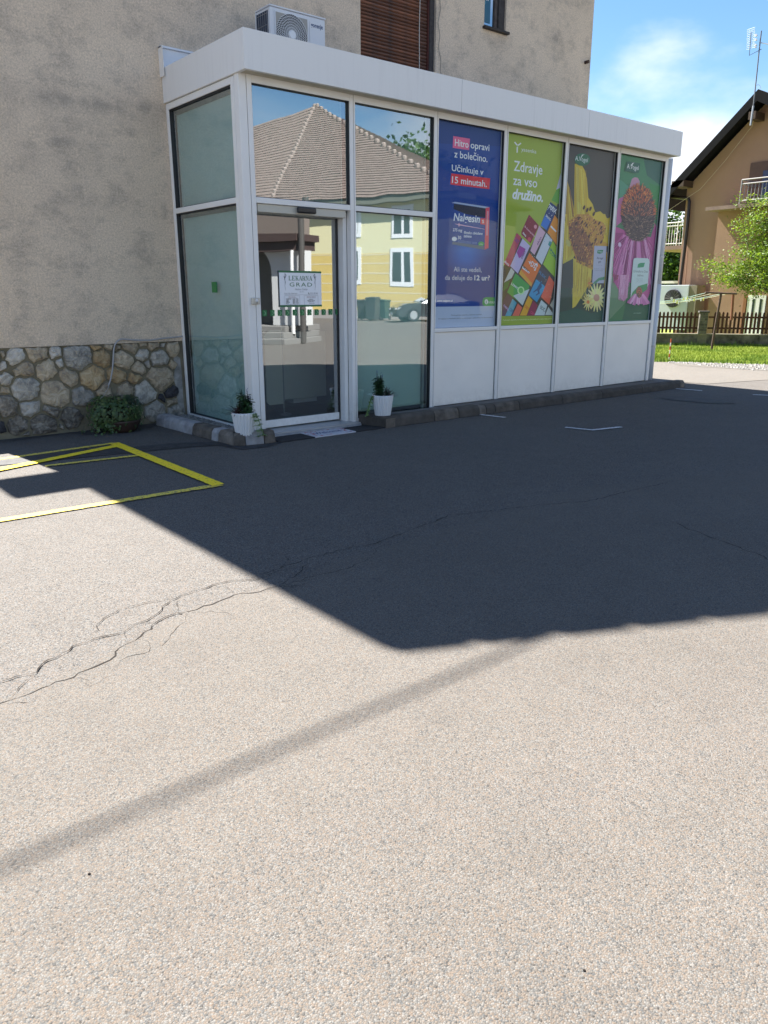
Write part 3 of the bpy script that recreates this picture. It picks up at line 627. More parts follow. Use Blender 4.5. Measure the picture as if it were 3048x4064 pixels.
# left side (x = 0 plane)
def sbar(nm, ya, yb, z0_, z1_, m=ALU, x0=.001, x1=.07, bev=.004): return box(nm, x0, x1, ya, yb, z0_, z1_, m, X, bevel=bev)
sbar('side_seam', .0835, .089, .03, ZT, GASK, .01, .06, 0)
sbar('side_frame', .09, .155, .04, ZT+.012); sbar('side_frame', 1.528, YH-.002, .04, ZT+.012); sbar('side_frame', .156, 1.527, ZT-.05, ZT+.012); sbar('side_frame', .156, 1.527, 2.318, 2.372); sbar('side_frame', .156, 1.527, .04, .09)
for z0_, z1_ in ((2.372, ZT-.05), (.09, 2.318)):
    o = MB().box(.036, .042, .162, 1.52, z0_+.006, z1_-.006).build('glass_pane', GLS, X)
    gk = MB(); gk.box(.012, .06, .156, .162, z0_, z1_); gk.box(.012, .06, 1.515, 1.528, z0_, z1_); gk.box(.012, .06, .162, 1.515, z0_, z0_+.006); gk.box(.012, .06, .162, 1.515, z1_-.012, z1_); gk.build('gasket', GASK, o)
    box('inner_lining', .062, .12, 1.50, 1.527, z0_, z1_, GASK, o)
    bl = box('roller_blind', .085, .089, .12, 1.468, z0_-.02, z1_+.0, BLIND, X); box('blind_guide', .075, .092, 1.47, 1.49, z0_, z1_, ALU, bl); box('head_lining', .062, .084, .16, 1.49, z1_-.05, z1_+.01, mat('head_lining', (.2, .19, .15), .7), bl)
# door bay
a, b = cells_x[0]; JY = .17
bar('door_jamb', b-.05, b-.002, .076, JY+.05, .03, 2.30, ALU); bar('door_jamb', a+.0, a+.02, .076, JY+.05, .03, 2.30, ALU)
bar('door_header', a+.021, b-.051, .02, JY+.04, 2.24, 2.315, mat('door_header_beige', (.52, .50, .43), .5), .004)
DOOR = MB().box(.22, 1.235, JY, JY+.04, .06, .14).build('sliding_door', ALU, X, bevel=.004)
MB().box(.22, 1.235, JY+.01, JY+.018, .14, 2.24).build('glass_pane', GLD, DOOR)
MB().box(1.225, 1.24, JY-.003, JY+.03, .06, 2.24).build('edge_seal', GASK, DOOR)
MB().box(.165, .22, JY-.002, JY+.04, .06, 2.24).build('stile', ALU, DOOR)
box('door_threshold', .1, 1.34, -.085, JY+.1, .031, .045, mat('alu_threshold', (.4, .41, .42), .4, metal=.4), X)
# sensor and key switch
s_ = fy(1182, 833, -.03); se = box('door_sensor', .605, .83, -.035, .0, 2.252, 2.312, BLK, None, .012); tag(se, 'black motion sensor box above the sliding door', 'sensor')
kb = box('key_switch', .028, .118, -.03, -.001, 1.359, 1.423, mat('steel_plate', (.5, .48, .43), .35, metal=.3), None, .006); tag(kb, 'small steel key switch on the post left of the door', 'switch')
MB().tube([(.078, -.03, 1.396), (.078, -.036, 1.396)], .016, seg=16).build('lock_ring', WHITE, kb)
mb = MB(); mb.box(.0755, .0805, -.0375, -.0362, 1.365, 1.394); mb.build('key_slot', BLK, kb)

# interior things behind the door
CAB = mat('grey_cabinet', (.75, .76, .70), .5, var=.06); 
ct = empty('counter_cabinet', (1.15, 1.0, 0), 'grey cabinet with a swing gate seen through the door glass', 'cabinet')
mb = MB(); mb.box(.98, 1.62, .98, 1.4, .22, 1.02); mb.build('cabinet_body', CAB, ct, bevel=.005)
q = [(.72, .22), (.76, .18), (.95, .18), (.95, 1.05), (.80, 1.05), (.72, .99)]
MB().prism([(x, .93, z) for x, z in q], (0, .02, 0)).build('gate_panel', mat('gate_panel', (.85, .85, .74), .5), ct)
MB().tube([(.965, .95, .05), (.965, .95, 1.12)], .012, seg=8).build('gate_post', STEEL, ct); MB().lathe([(.07, 0), (.07, .015), (.02, .03)], (1.02, 1.0, .03), seg=20).build('foot_plate', STEEL, ct)
mb = MB(); mb.box(1.15, 1.5, 1.02, 1.3, .16, .21); mb.build('base_board', WHITE, ct)

# rain pipe on the right-hand corner
dp = empty('rain_pipe', (7.47, .06, 0), 'white round rain pipe at the right end of the glass extension', 'drainpipe')
MB().tube([(7.475, .075, .05), (7.475, .075, 1.6)], .052, seg=20).build('pipe', mat('pipe_grey_white', (.6, .63, .67), .35), dp, smooth=True)
MB().tube([(7.475, .075, 1.6), (7.475, .075, 3.44)], .050, seg=20).build('pipe', MAT['pipe_grey_white'], dp, smooth=True)
for z in (.62, 2.0): 
    mb = MB(); mb.tube([(7.475, .075, z), (7.475, .075, z+.03)], .058, seg=20); mb.box(7.34, 7.43, .06, .075, z+.008, z+.02); o = mb.build('bracket', STEEL, dp)
box('side_wall', 7.335, 7.36, .08, YH-.004, .1, FB, PANEL, X)

# sticker on the side pane and arrows on the door
gp = fx(840, 1140, 0); GRN = mat('sticker_green', (.03, .20, .05), .45)
o = MB().box(-.012+.04, .035, gp.y-.052, gp.y+.052, gp.z-.055, gp.z+.055).build('square_sticker', GRN, None); tag(o, 'plain green square stuck on the side window', 'sticker')
ARL = ['green arrow sticker at the far left end of the row on the door glass', 'second green arrow sticker from the left on the door glass', 'third green arrow sticker from the left on the door glass', 'fourth green arrow sticker from the left, under the notice', 'fifth green arrow sticker from the left, under the notice', 'middle green arrow sticker of the row, under the notice',
 'fifth green arrow sticker from the right, under the notice', 'fourth green arrow sticker from the right on the door glass', 'third green arrow sticker from the right on the door glass', 'second green arrow sticker from the right on the door glass', 'green arrow sticker at the far right end of the row by the door edge']
GRN2 = mat('arrow_green', (.02, .17, .05), .5); GRL = mat('arrow_light', (.30, .55, .32), .5)
for i in range(11):
    x = .262+i*.094; y = JY+.006; mb = MB(); mb.box(x, x+.052, y, y+.002, 1.235, 1.297, GRN2)
    c1 = x+.018; mb.add([(c1, y-.0006, 1.245), (c1+.006, y-.0006, 1.245), (c1+.026, y-.0006, 1.266), (c1+.006, y-.0006, 1.287), (c1, y-.0006, 1.287), (c1+.019, y-.0006, 1.266)], [(0, 1, 2, 5), (5, 2, 3, 4)], GRL)
    o = mb.build('arrow_sticker', None, None); tag(o, ARL[i], 'sticker', 'arrow stickers across the sliding door')

# ================================================================== NOTICE ON THE DOOR
NX0, NX1, NZ0, NZ1 = .505, 1.045, 1.325, 1.688; NY = JY-.006
a_, b_ = fy(1107, 1075, NY), fy(1277, 1215, NY); NX0, NX1, NZ0, NZ1 = a_.x, b_.x, b_.z, a_.z
nw, nh = NX1-NX0, NZ1-NZ0
N = tag(MB().box(NX0, NX1, NY, NY+.003, NZ0, NZ1).build('door_notice', mat('notice_white', (.86, .87, .90), .4), None), 'white pharmacy notice with green bars and opening hours on the door', 'notice')
DG = mat('notice_green', (.03, .16, .06), .5); DKT = mat('notice_ink', (.07, .07, .07), .5); GRY = mat('notice_grey', (.2, .2, .22), .5); RDT = mat('notice_red_ink', (.3, .12, .12), .5)
mb = MB(); mb.box(NX0-.002, NX1+.002, NY-.001, NY, NZ1-.016, NZ1+.004); mb.box(NX0-.002, NX1+.002, NY-.001, NY, NZ0-.004, NZ0+.016); mb.build('green_bar', DG, N)
L1 = MB(); ty = NY-.0015
def nx(u, v): return Vector((NX0+nw*u, ty, NZ0+nh*(1-v)))
def nt_(s, u0, u1, v, cap, m, **k): text_into(L1, s, nx(u0, v), (1, 0, 0), (0, 0, 1), (u1-u0)*nw, cap*nh, m, **k)
# serif capitals for LEKARNA drawn as strokes: (x, w) pairs on a unit cell
SER = {'L': [((.1,0),(.3,0),(.3,1),(.1,1)), ((0,0),(.85,0),(.85,.25),(.78,.25),(.72,.08),(0,.08)), ((0,.93),(.42,.93),(.42,1),(0,1))],
 'E': [((.1,0),(.3,0),(.3,1),(.1,1)), ((0,0),(.88,0),(.88,.24),(.8,.24),(.74,.08),(0,.08)), ((0,.92),(.74,.92),(.8,.78),(.86,.78),(.86,1),(0,1)), ((.3,.46),(.58,.46),(.62,.36),(.67,.36),(.67,.66),(.62,.66),(.58,.54),(.3,.54))],
 'K': [((.1,0),(.3,0),(.3,1),(.1,1)), ((0,0),(.42,0),(.42,.07),(0,.07)), ((0,.93),(.42,.93),(.42,1),(0,1)), ((.3,.4),(.74,.95),(.82,.95),(.3,.3)), ((.42,.52),(.74,0),(.98,0),(.54,.66)), ((.64,.93),(.94,.93),(.94,1),(.64,1)), ((.64,0),(1,0),(1,.07),(.64,.07))],
 'A': [((.46,1),(.6,1),(.98,0),(.72,0)), ((.46,1),(.54,1),(.2,0),(.12,0)), ((.25,.3),(.7,.3),(.7,.38),(.25,.38)), ((0,0),(.3,0),(.3,.07),(0,.07)), ((.64,0),(1.04,0),(1.04,.07),(.64,.07))],
 'R': [((.1,0),(.3,0),(.3,1),(.1,1)), ((0,0),(.42,0),(.42,.07),(0,.07)), ((0,.93),(.5,.93),(.74,.88),(.86,.74),(.7,.74),(.6,.86),(.5,1),(0,1)), ((.68,.9),(.88,.8),(.88,.6),(.68,.5)), ((.3,.46),(.6,.46),(.8,.56),(.6,.54),(.3,.54)), ((.48,.5),(.7,0),(.98,0),(.66,.56)), ((.7,0),(1.02,0),(1.02,.07),(.7,.07))],
 'N': [((.12,0),(.2,0),(.2,1),(.12,1)), ((.12,1),(.36,1),(.86,0),(.76,0)), ((.78,0),(.86,0),(.86,1),(.78,1)), ((0,0),(.32,0),(.32,.07),(0,.07)), ((0,.93),(.3,.93),(.3,1),(0,1)), ((.66,.93),(.98,.93),(.98,1),(.66,1))]}
uu = .215; cw = .565/7
for ch in 'LEKARNA':
    for pl in SER[ch]: L1.poly([nx(uu+x*cw*.93, .26-z*.128) for x, z in pl], DG)
    uu += cw
nt_('GRAD', .235, .77, .43, .115, DG, sp=1.25)
nt_('Helena Šuklar', .355, .665, .535, .055, GRY, shear=.35); nt_('mag. farm.', .46, .57, .59, .03, GRY, shear=.35)
nt_('Grad 172a, 9264 Grad', .105, .405, .645, .038, GRY); nt_('02/551 88 360', .71, .905, .64, .038, GRY)
L1.poly([nx(.665, .60), nx(.68, .605), (nx(.69, .63)), nx(.705, .645), nx(.70, .655), nx(.68, .645)], DKT)
def lrect(u0, u1, v0, v1, m=GRY, t=.004):
    for q in ((u0, u1, v0, v0+t*1.2), (u0, u1, v1-t*1.2, v1), (u0, u0+t, v0, v1), (u1-t, u1, v0, v1)): L1.poly([nx(q[0], q[3]), nx(q[1], q[3]), nx(q[1], q[2]), nx(q[0], q[2])], m)
lrect(.105, .905, .663, .668); lrect(.11, .465, .69, .97); lrect(.57, .91, .69, .97)
nt_('DELOVNI ČAS', .205, .36, .74, .028, RDT); nt_('DEŽURNA LEKARNA', .63, .85, .74, .026, RDT); lrect(.18, .4, .753, .757); lrect(.63, .85, .753, .757)
for i, (d_, h1, h2) in enumerate((('PONEDELJEK', '12.00', '19.00'), ('TOREK', '08.00', '15.00'), ('SREDA', '08.00', '15.00'), ('ČETRTEK', '08.00', '15.00'), ('PETEK', '08.00', '15.00'))):
    v = .795+i*.031; nt_(d_, .14, .14+.013*len(d_), v, .025, DKT, bold=.02); nt_(h1, .295, .355, v, .025, DKT, bold=.02); nt_(h2, .375, .43, v, .025, DKT, bold=.02)
nt_('Sobota, nedelja in prazniki zaprto', .14, .43, .952, .02, GRY)
nt_('LEKARNA', .69, .78, .81, .024, DKT, bold=.02); nt_('MURSKA SOBOTA', .65, .83, .84, .024, DKT, bold=.02); nt_('Kocljeva ulica 2', .665, .815, .872, .024, DKT, bold=.02); nt_('02/534 14 00', .69, .82, .925, .026, DKT)
# two snake-and-staff emblems
for k_, sgn in ((.13, 1), (.845, -1)):
    pts = []
    for i in range(30):
        t = i/29; pts.append((k_+sgn*(.006*sin(t*15)+.0)+(.0 if t > .2 else sgn*(.022*sin(t*15))), .07+.47*t, .006*(1.3-t)))
    for (x1, v1_, w1), (x2, v2_, w2) in zip(pts[:-1], pts[1:]): L1.poly([nx(x1-w1, v1_), nx(x2-w2, v2_), nx(x2+w2, v2_), nx(x1+w1, v1_)], GRY)
    L1.poly([nx(k_-.03, .13), nx(k_+.0, .17), nx(k_+.035, .12), nx(k_+.02, .16), nx(k_+.0, .22), nx(k_-.02, .18)], GRY)
    L1.poly([nx(k_-.004, .07), nx(k_-.004, .36), nx(k_+.004, .36), nx(k_+.004, .07)], GRY)
L1.build('lettering', None, N)

# ================================================================== POSTERS (flat prints behind the glass)
PY = .060
class Poster:
    def __init__(s, bay, label, bgrgb):
        a, b = cells_x[bay]; s.a, s.b, s.z0, s.z1 = a+.004, b-.004, 1.054, ZT-.044
        s.o = tag(MB().box(s.a, s.b, PY, PY+.003, s.z0, s.z1).build('window_poster', flat(bgrgb), None), label, 'poster', 'posters in the extension windows')
        s.lay = 0; s.mbs = {}
    def mb(s, part): return s.mbs.setdefault(part, MB())
    def pt(s, q, y=None):
        p = fy(q[0], q[1], PY); return Vector((min(max(p.x, s.a+.001), s.b-.001), PY-.0002-s.lay*.000009 if y is None else y, min(max(p.z, s.z0+.001), s.z1-.001)))
    def poly(s, part, pts, rgb):
        s.lay += 1; s.mb(part).poly([s.pt(q) for q in pts], flat(rgb))
    def ell(s, part, c, rx, ry, rgb, n=24, rot=0, th0=0, th1=2*pi):
        s.poly(part, [(c[0]+rx*cos(t)*cos(rot)-ry*sin(t)*sin(rot), c[1]+rx*cos(t)*sin(rot)+ry*sin(t)*cos(rot)) for t in [th0+(th1-th0)*i/n for i in range(n)]], rgb)
    def text(s, part, st, a, b, cap, rgb=(225, 230, 235), **k):
        s.lay += 1; p = fy(a[0], a[1], PY); q = fy(b[0], b[1], PY); t = fy(a[0], a[1]-cap, PY); z = (p.z+q.z)/2
        text_into(s.mb(part), st, (p.x, PY-.0002-s.lay*.000009, z), (1, 0, 0), (0, 0, 1), q.x-p.x, t.z-p.z, flat(rgb), **k)
    def done(s):
        for k, m in s.mbs.items(): m.build(k, None, s.o)
zA = lambda *q: [(1700+x/4.1475, 400+y/4.1475) for x, y in q]; zB = lambda *q: [(1700+x/4.0225, 800+y/4.0225) for x, y in q]
zC = lambda *q: [(1980+x/5.184, 500+y/5.184) for x, y in q]; zD = lambda *q: [(1980+x/4.254, 800+y/4.254) for x, y in q]
zE = lambda *q: [(2200+x/5.925, 540+y/5.925) for x, y in q]; zF = lambda *q: [(2200+x/4.707, 850+y/4.707) for x, y in q]; zG = lambda *q: [(2400+x/3.114, 590+y/3.114) for x, y in q]
WT = (222, 226, 232)
# --- blue pain relief poster
P = Poster(2, 'dark blue poster with red highlighted words and a tablet box', (10, 54, 122))
P.poly('backdrop', zA((160, 290), (1250, 480), (1240, 760), (150, 700)), (12, 48, 108))
[P.ell('backdrop', zB((600, 850))[0], 96-i*8, 90-i*7.5, (18+i*.7, 54+i*4.2, 120+i*5), 36) for i in range(10)]
P.poly('backdrop', zB((100, 1680), (1112, 1665), (1110, 1985), (98, 2030)), (160, 168, 184))
P.poly('red_box', zA((410, 580), (685, 625), (670, 812), (402, 775)), (196, 84, 122)); P.text('lettering', 'Hitro', *zA((436, 742), (660, 770)), 28, WT, bold=.012)
P.text('lettering', 'opravi', *zA((695, 778), (1003, 826)), 28, WT, bold=.01); P.text('lettering', 'z bolečino.', *zA((425, 930), (972, 1008)), 29, WT, bold=.01)
P.text('lettering', 'Učinkuje v', *zA((385, 1148), (905, 1226)), 26, WT, bold=.01)
P.poly('red_box', zA((377, 1195), (1018, 1278), (1003, 1455), (362, 1378)), (196, 50, 62)); P.text('lettering', '15 minutah.', *zA((388, 1350), (960, 1418)), 27, WT, bold=.014)
P.poly('medicine_box', zB((372, 20), (425, 5), (980, 88), (915, 108)), (150, 160, 180)); P.poly('medicine_box', zB((410, 35), (915, 108), (895, 768), (380, 682)), (18, 58, 128))
P.poly('medicine_box', zB((410, 35), (915, 108), (912, 262), (600, 200), (402, 120)), (30, 34, 56)); P.poly('medicine_box', zB((383, 640), (895, 712), (894, 768), (380, 682)), (88, 96, 112))
P.poly('medicine_box', zB((915, 100), (978, 92), (960, 742), (897, 770)), (198, 74, 88)); P.poly('medicine_box', zB((934, 150), (962, 150), (948, 540), (922, 540)), (214, 130, 140))
P.poly('medicine_box', zB((835, 262), (908, 270), (903, 372), (829, 360)), (206, 62, 74)); P.text('medicine_box', 'S', *zB((857, 340), (888, 345)), 13, WT, bold=.02)
P.text('medicine_box', 'Nalgesin', *zB((402, 285), (820, 352)), 31, WT, bold=.02, shear=.15); P.poly('medicine_box', zB((415, 352), (480, 360), (490, 335), (500, 362), (900, 438), (900, 444), (500, 380), (488, 405), (478, 376)), (190, 150, 170))
P.text('medicine_box', '275 mg', *zB((388, 462), (540, 492)), 12, WT, bold=.015, shear=.15); P.text('medicine_box', 'filmsko obložene', *zB((568, 505), (864, 540)), 11, WT, bold=.015, shear=.15); P.text('medicine_box', 'tablete', *zB((565, 565), (690, 580)), 11, WT, bold=.015, shear=.15)
P.text('medicine_box', '30', *zB((470, 598), (523, 605)), 14, WT, bold=.015); P.ell('medicine_box', zB((415, 597))[0], 10, 9, (205, 212, 226)); P.ell('medicine_box', zB((843, 675))[0], 12, 9, (50, 140, 70)); P.text('medicine_box', 'KRKA', *zB((818, 688), (872, 692)), 5, WT)
for r_ in (625, 645): P.text('medicine_box', 'filmsko obložene tablete', *zB((468, r_), (580, r_+16)), 3, (150, 170, 200)); P.text('medicine_box', 'peroralna uporaba', *zB((590, r_+15), (680, r_+28)), 3, (150, 170, 200)); P.text('medicine_box', 'naproksen', *zB((695, r_+25), (775, r_+35)), 3, (150, 170, 200))
P.text('lettering', 'Ali ste vedeli,', *zB((405, 1115), (850, 1128)), 20, WT); P.text('lettering', 'da deluje do', *zB((265, 1248), (700, 1256)), 20, WT); P.text('lettering', '12 ur', *zB((732, 1256), (942, 1256)), 20, WT, bold=.03); P.text('lettering', '?', *zB((946, 1256), (980, 1256)), 20, WT)
P.text('lettering', 'www.nalgesin.si', *zB((135, 1598), (385, 1597)), 8, WT, bold=.012); P.text('lettering', 'Zdravilo je na voljo brez recepta v lekarnah. Krka, d. d., Novo mesto', *zB((140, 1630), (650, 1625)), 3, (120, 140, 180))
P.poly('green_logo', zB((860, 1600), (880, 1545), (920, 1525), (1112, 1528), (1110, 1664), (900, 1667), (868, 1650)), (40, 140, 80)); P.ell('green_logo', zB((926, 1600))[0], 7, 10, (210, 230, 215)); P.text('green_logo', 'K', *zB((915, 1625), (940, 1625)), 11, (30, 120, 70), bold=.03); P.text('green_logo', 'KRKA', *zB((962, 1628), (1065, 1626)), 10, WT)
P.text('lettering', 'Pred uporabo natančno preberite navodilo!', *zB((368, 1820), (852, 1815)), 5, (40, 42, 50)); P.text('lettering', 'O tveganju in neželenih učinkih se posvetujte z zdravnikom ali s farmacevtom.', *zB((160, 1876), (1036, 1860)), 5, (40, 42, 50))
P.done()
# --- green family poster
P = Poster(3, 'lime green poster with white slogan above slanting product boxes', (136, 150, 50))
def stroke(part, a, b, w, rgb):
    d = hypot(b[0]-a[0], b[1]-a[1]); n_ = (-(b[1]-a[1])/d*w/2, (b[0]-a[0])/d*w/2); P.poly(part, [(a[0]+n_[0], a[1]+n_[1]), (a[0]-n_[0], a[1]-n_[1]), (b[0]-n_[0], b[1]-n_[1]), (b[0]+n_[0], b[1]+n_[1])], rgb)
for a, b in (((322, 330), (380, 400)), ((455, 352), (390, 402)), ((380, 425), (375, 548))): q = zC(a, b); stroke('y_logo', q[0], q[1], 5.2, WT)
P.text('lettering', 'yasenka', *zC((460, 530), (770, 553)), 16, WT); 
P.text('lettering', 'Zdravje', *zC((305, 930), (892, 990)), 42, WT, bold=.008); P.text('lettering', 'za vso', *zC((290, 1215), (785, 1262)), 40, WT, bold=.008); P.text('lettering', 'družino.', *zC((275, 1500), (905, 1550)), 41, WT, bold=.035, shear=.2)
DK = (48, 44, 38)
P.poly('product_boxes', zD((1075, -30), (1050, 300), (1040, 760), (1010, 1200), (990, 1380), (970, 1640), (955, 1925), (50, 1935), (60, 1400), (75, 1090), (200, 960), (370, 600), (530, 780), (700, 420), (820, 490)), DK)
bx = [([(340, 0), (330, 80), (180, 110)], None)]
P.poly('product_boxes', zC((1320, 975), (1332, 1280), (1180, 1312)), (170, 168, 184)); P.poly('product_boxes', zC((1332, 1285), (1312, 1450), (1230, 1610), (1080, 1530), (1180, 1318)), (86, 142, 50)); P.poly('product_boxes', zC((1300, 1290), (1310, 1420), (1240, 1360)), (30, 110, 50))
for q in ([(880, 1650)], ):
    pass
B = [((870, 5), (975, 90), (965, 180), (820, 500), (705, 400), (780, 200), (20, 44, 92)), ((780, 225), (870, 330), (800, 480), (705, 400), (36, 96, 170)), ((508, 218), (672, 400), (665, 440), (535, 705), (380, 560), (378, 510), (118, 22, 42)),
     ((300, 527), (378, 600), (180, 1110), (85, 1050), (158, 40, 72)), ((400, 622), (525, 750), (320, 1215), (192, 1090), (172, 158, 188)), ((350, 740), (450, 800), (420, 900), (340, 960), (300, 860), (140, 44, 128)), ((680, 405), (785, 520), (600, 900), (530, 830), (186, 150, 166)),
     ((800, 530), (905, 650), (725, 1065), (622, 945), (176, 180, 186)), ((860, 660), (895, 700), (850, 760), (830, 720), (40, 120, 120)), ((940, 230), (1050, 310), (1035, 740), (820, 520), (206, 124, 34)), ((880, 400), (975, 500), (960, 520), (870, 430), (232, 226, 215)), ((910, 660), (1030, 770), (1005, 1170), (945, 1280), (745, 1060), (134, 168, 40)),
     ((515, 865), (710, 1085), (545, 1440), (340, 1220), (206, 100, 34)), ((370, 1150), (560, 1380), (545, 1440), (340, 1220), (222, 142, 40)), ((400, 1090), (520, 1190), (510, 1215), (390, 1125), (226, 220, 208)), ((205, 1120), (265, 1185), (215, 1290), (85, 1370), (168, 170, 166)), ((90, 1370), (190, 1330), (150, 1450), (70, 1520), (50, 92, 40)), ((75, 1100), (130, 1160), (120, 1250), (65, 1330), (26, 32, 50)),
     ((280, 1210), (520, 1420), (400, 1750), (140, 1530), (58, 138, 58)), ((240, 1590), (515, 1475), (400, 1755), (176, 182, 182)), ((715, 1095), (880, 1250), (780, 1440), (630, 1310), (58, 54, 62)), ((630, 1310), (790, 1440), (640, 1700), (505, 1580), (44, 128, 168)),
     ((850, 1250), (985, 1370), (850, 1745), (710, 1610), (206, 84, 56)), ((140, 1560), (230, 1640), (110, 1930), (50, 1930), (55, 1720), (66, 36, 64)), ((230, 1640), (300, 1710), (200, 1930), (105, 1930), (62, 138, 158)), ((320, 1720), (395, 1790), (340, 1930), (225, 1930), (204, 92, 72)),
     ((500, 1590), (570, 1665), (465, 1925), (350, 1925), (214, 146, 36)), ((580, 1670), (655, 1750), (600, 1925), (470, 1925), (128, 34, 66)), ((715, 1660), (815, 1750), (770, 1920), (600, 1920), (172, 182, 182)), ((835, 1780), (945, 1880), (940, 1915), (780, 1915), (172, 178, 172)), ((985, 1500), (975, 1700), (920, 1810), (860, 1750), (960, 1640), (168, 162, 148)), ((975, 1800), (960, 1890), (935, 1870), (30, 90, 130))]
for it in B: P.poly('product_boxes', zD(*it[:-1]), it[-1])
rr = random.Random(3)
def slant(st, a, b, cap, rgb, ang):   # lettering that runs down the slanted boxes
    P.lay += 1; p = P.pt(a); q = P.pt(b); d = (q-p); d.y = 0; w = d.length; d.normalize(); up_ = Vector((-d.z, 0, d.x)); text_into(P.mb('product_boxes'), st, p, d, up_, w, cap, flat(rgb), bold=.02)
z = zD((830, 110), (960, 210)); slant('700X', z[0], z[1], .06, WT, 0); z = zD((790, 250), (870, 330)); slant('IMUNO', z[0], z[1], .03, WT, 0)
z = zD((400, 530), (450, 600)); slant('yasenka', z[0], z[1], .03, WT, 0); z = zD((430, 430), (600, 600)); slant('B-kompleks', z[0], z[1], .025, (210, 150, 160), 0); z = zD((390, 980), (450, 850)); slant('skin', z[0], z[1], .05, (110, 80, 120), 0); z = zD((655, 740), (720, 610)); slant('skin', z[0], z[1], .035, (110, 70, 100), 0)
z = zD((495, 1060), (600, 1130)); slant('+D3', z[0], z[1], .07, WT, 0); z = zD((405, 1110), (505, 1205)); slant('IMUNO', z[0], z[1], .03, (80, 60, 40), 0); z = zD((860, 800), (980, 960)); slant('stronghi', z[0], z[1], .035, (30, 100, 90), 0); z = zD((850, 850), (970, 990)); slant('CORE', z[0], z[1], .05, (30, 100, 90), 0)
z = zD((205, 1400), (320, 1490)); slant('LEMIG', z[0], z[1], .03, WT, 0); z = zD((670, 1200), (780, 1310)); slant('FLEX', z[0], z[1], .035, (60, 110, 150), 0); z = zD((75, 1760), (155, 1850)); slant('cera', z[0], z[1], .04, (150, 130, 180), 0); z = zD((175, 1830), (240, 1900)); slant('CERA', z[0], z[1], .04, (30, 70, 110), 0); z = zD((430, 1780), (500, 1850)); slant('DIET', z[0], z[1], .04, (190, 90, 30), 0); z = zD((690, 1800), (790, 1880)); slant('SOC+', z[0], z[1], .045, (60, 80, 80), 0); z = zD((530, 1880), (590, 1930)); slant('CIST', z[0], z[1], .035, (190, 60, 100), 0)
z = zD((255, 640), (320, 720)); slant('CIST', z[0], z[1], .045, (90, 40, 120), 0); z = zD((85, 1020), (165, 1090)); slant('duo', z[0], z[1], .035, (230, 190, 200), 0)
# arrow, runner, dots and citrus rings
P.poly('product_boxes', zD((590, 1160), (640, 1080), (600, 1070), (650, 1030), (655, 1100), (640, 1090), (615, 1170)), WT)
for i in range(70):
    c = rr.choice([((520, 990), 90, 120, (230, 200, 170)), ((870, 170), 70, 90, (200, 215, 235)), ((820, 650), 60, 90, (70, 150, 150)), ((740, 1840), 60, 60, (90, 110, 110)), ((560, 380), 80, 130, (190, 80, 90)), ((690, 1400), 70, 90, (90, 170, 200)), ((850, 1480), 80, 160, (226, 150, 100)), ((400, 1520), 60, 60, (150, 190, 110)), ((1000, 480), 30, 120, (225, 160, 70))])
    q = (c[0][0]+rr.uniform(-1, 1)*c[1], c[0][1]+rr.uniform(-1, 1)*c[2]); P.ell('product_boxes', zD(q)[0], rr.uniform(.6, 1.8), rr.uniform(.6, 1.8), c[3], 7)
run = [(690, 1380), (715, 1385), (725, 1440), (680, 1500), (690, 1550), (630, 1590), (620, 1575), (660, 1540), (645, 1500), (580, 1540), (575, 1525), (640, 1470), (660, 1430)]
P.poly('product_boxes', zD(*run), (22, 66, 104)); P.ell('product_boxes', zD((712, 1370))[0], 4, 5, (22, 66, 104))
P.ell('product_boxes', zD((370, 1500))[0], 14, 16, (170, 200, 140)); P.ell('product_boxes', zD((370, 1500))[0], 9, 11, (90, 160, 70)); P.ell('product_boxes', zD((615, 425))[0], 6, 8, (200, 130, 140)); P.ell('product_boxes', zD((510, 640))[0], 7, 9, (180, 60, 80))
P.poly('lettering', zD((48, 1936), (965, 1928), (960, 2070), (40, 2090)), (130, 146, 46)); P.text('lettering', 'Prehranska dopolnila so nadomestilo za uravnoteženo in raznovrstno prehrano.', *zD((65, 2005), (925, 1992)), 6, (205, 215, 150))
P.done()
# --- yellow flower poster
P = Poster(4, 'brown poster with a huge yellow arnica flower and a gel tube', (64, 58, 52))
P.poly('backdrop', zF((80, 1380), (1010, 1380), (980, 2010), (85, 2035)), (42, 62, 54)); P.poly('backdrop', zF((90, 1830), (430, 1760), (700, 1850), (985, 1790), (972, 2010), (85, 2035)), (28, 74, 62))
YL, YD, YO = (186, 158, 46), (158, 128, 44), (170, 122, 50)
P.poly('flower', zE((302, 1050), (350, 1200), (475, 1760), (475, 2140), (245, 2140), (285, 1500)), YD)
P.poly('flower', zE((480, 650), (560, 655), (650, 690), (712, 800), (765, 1000), (800, 1450), (900, 1600), (955, 1780), (900, 2140), (470, 2140), (470, 1300)), YL)
P.poly('flower', zE((950, 1800), (1080, 1768), (1220, 1900), (1240, 1965), (1392, 1910), (1380, 2140), (900, 2140)), YL)
P.poly('flower', zF((200, 0), (950, 0), (970, 70), (1108, 90), (1080, 570), (1065, 610), (965, 630), (970, 700), (1060, 730), (1010, 1400), (925, 1280), (690, 1000), (400, 800), (250, 400)), YL)
P.poly('flower', zF((190, 100), (300, 380), (350, 640), (410, 700), (350, 830), (160, 930)), (176, 160, 62)); P.poly('flower', zF((350, 820), (640, 930), (700, 1010), (690, 1200), (600, 1400), (400, 1720), (335, 1758), (345, 1300)), (188, 166, 66))
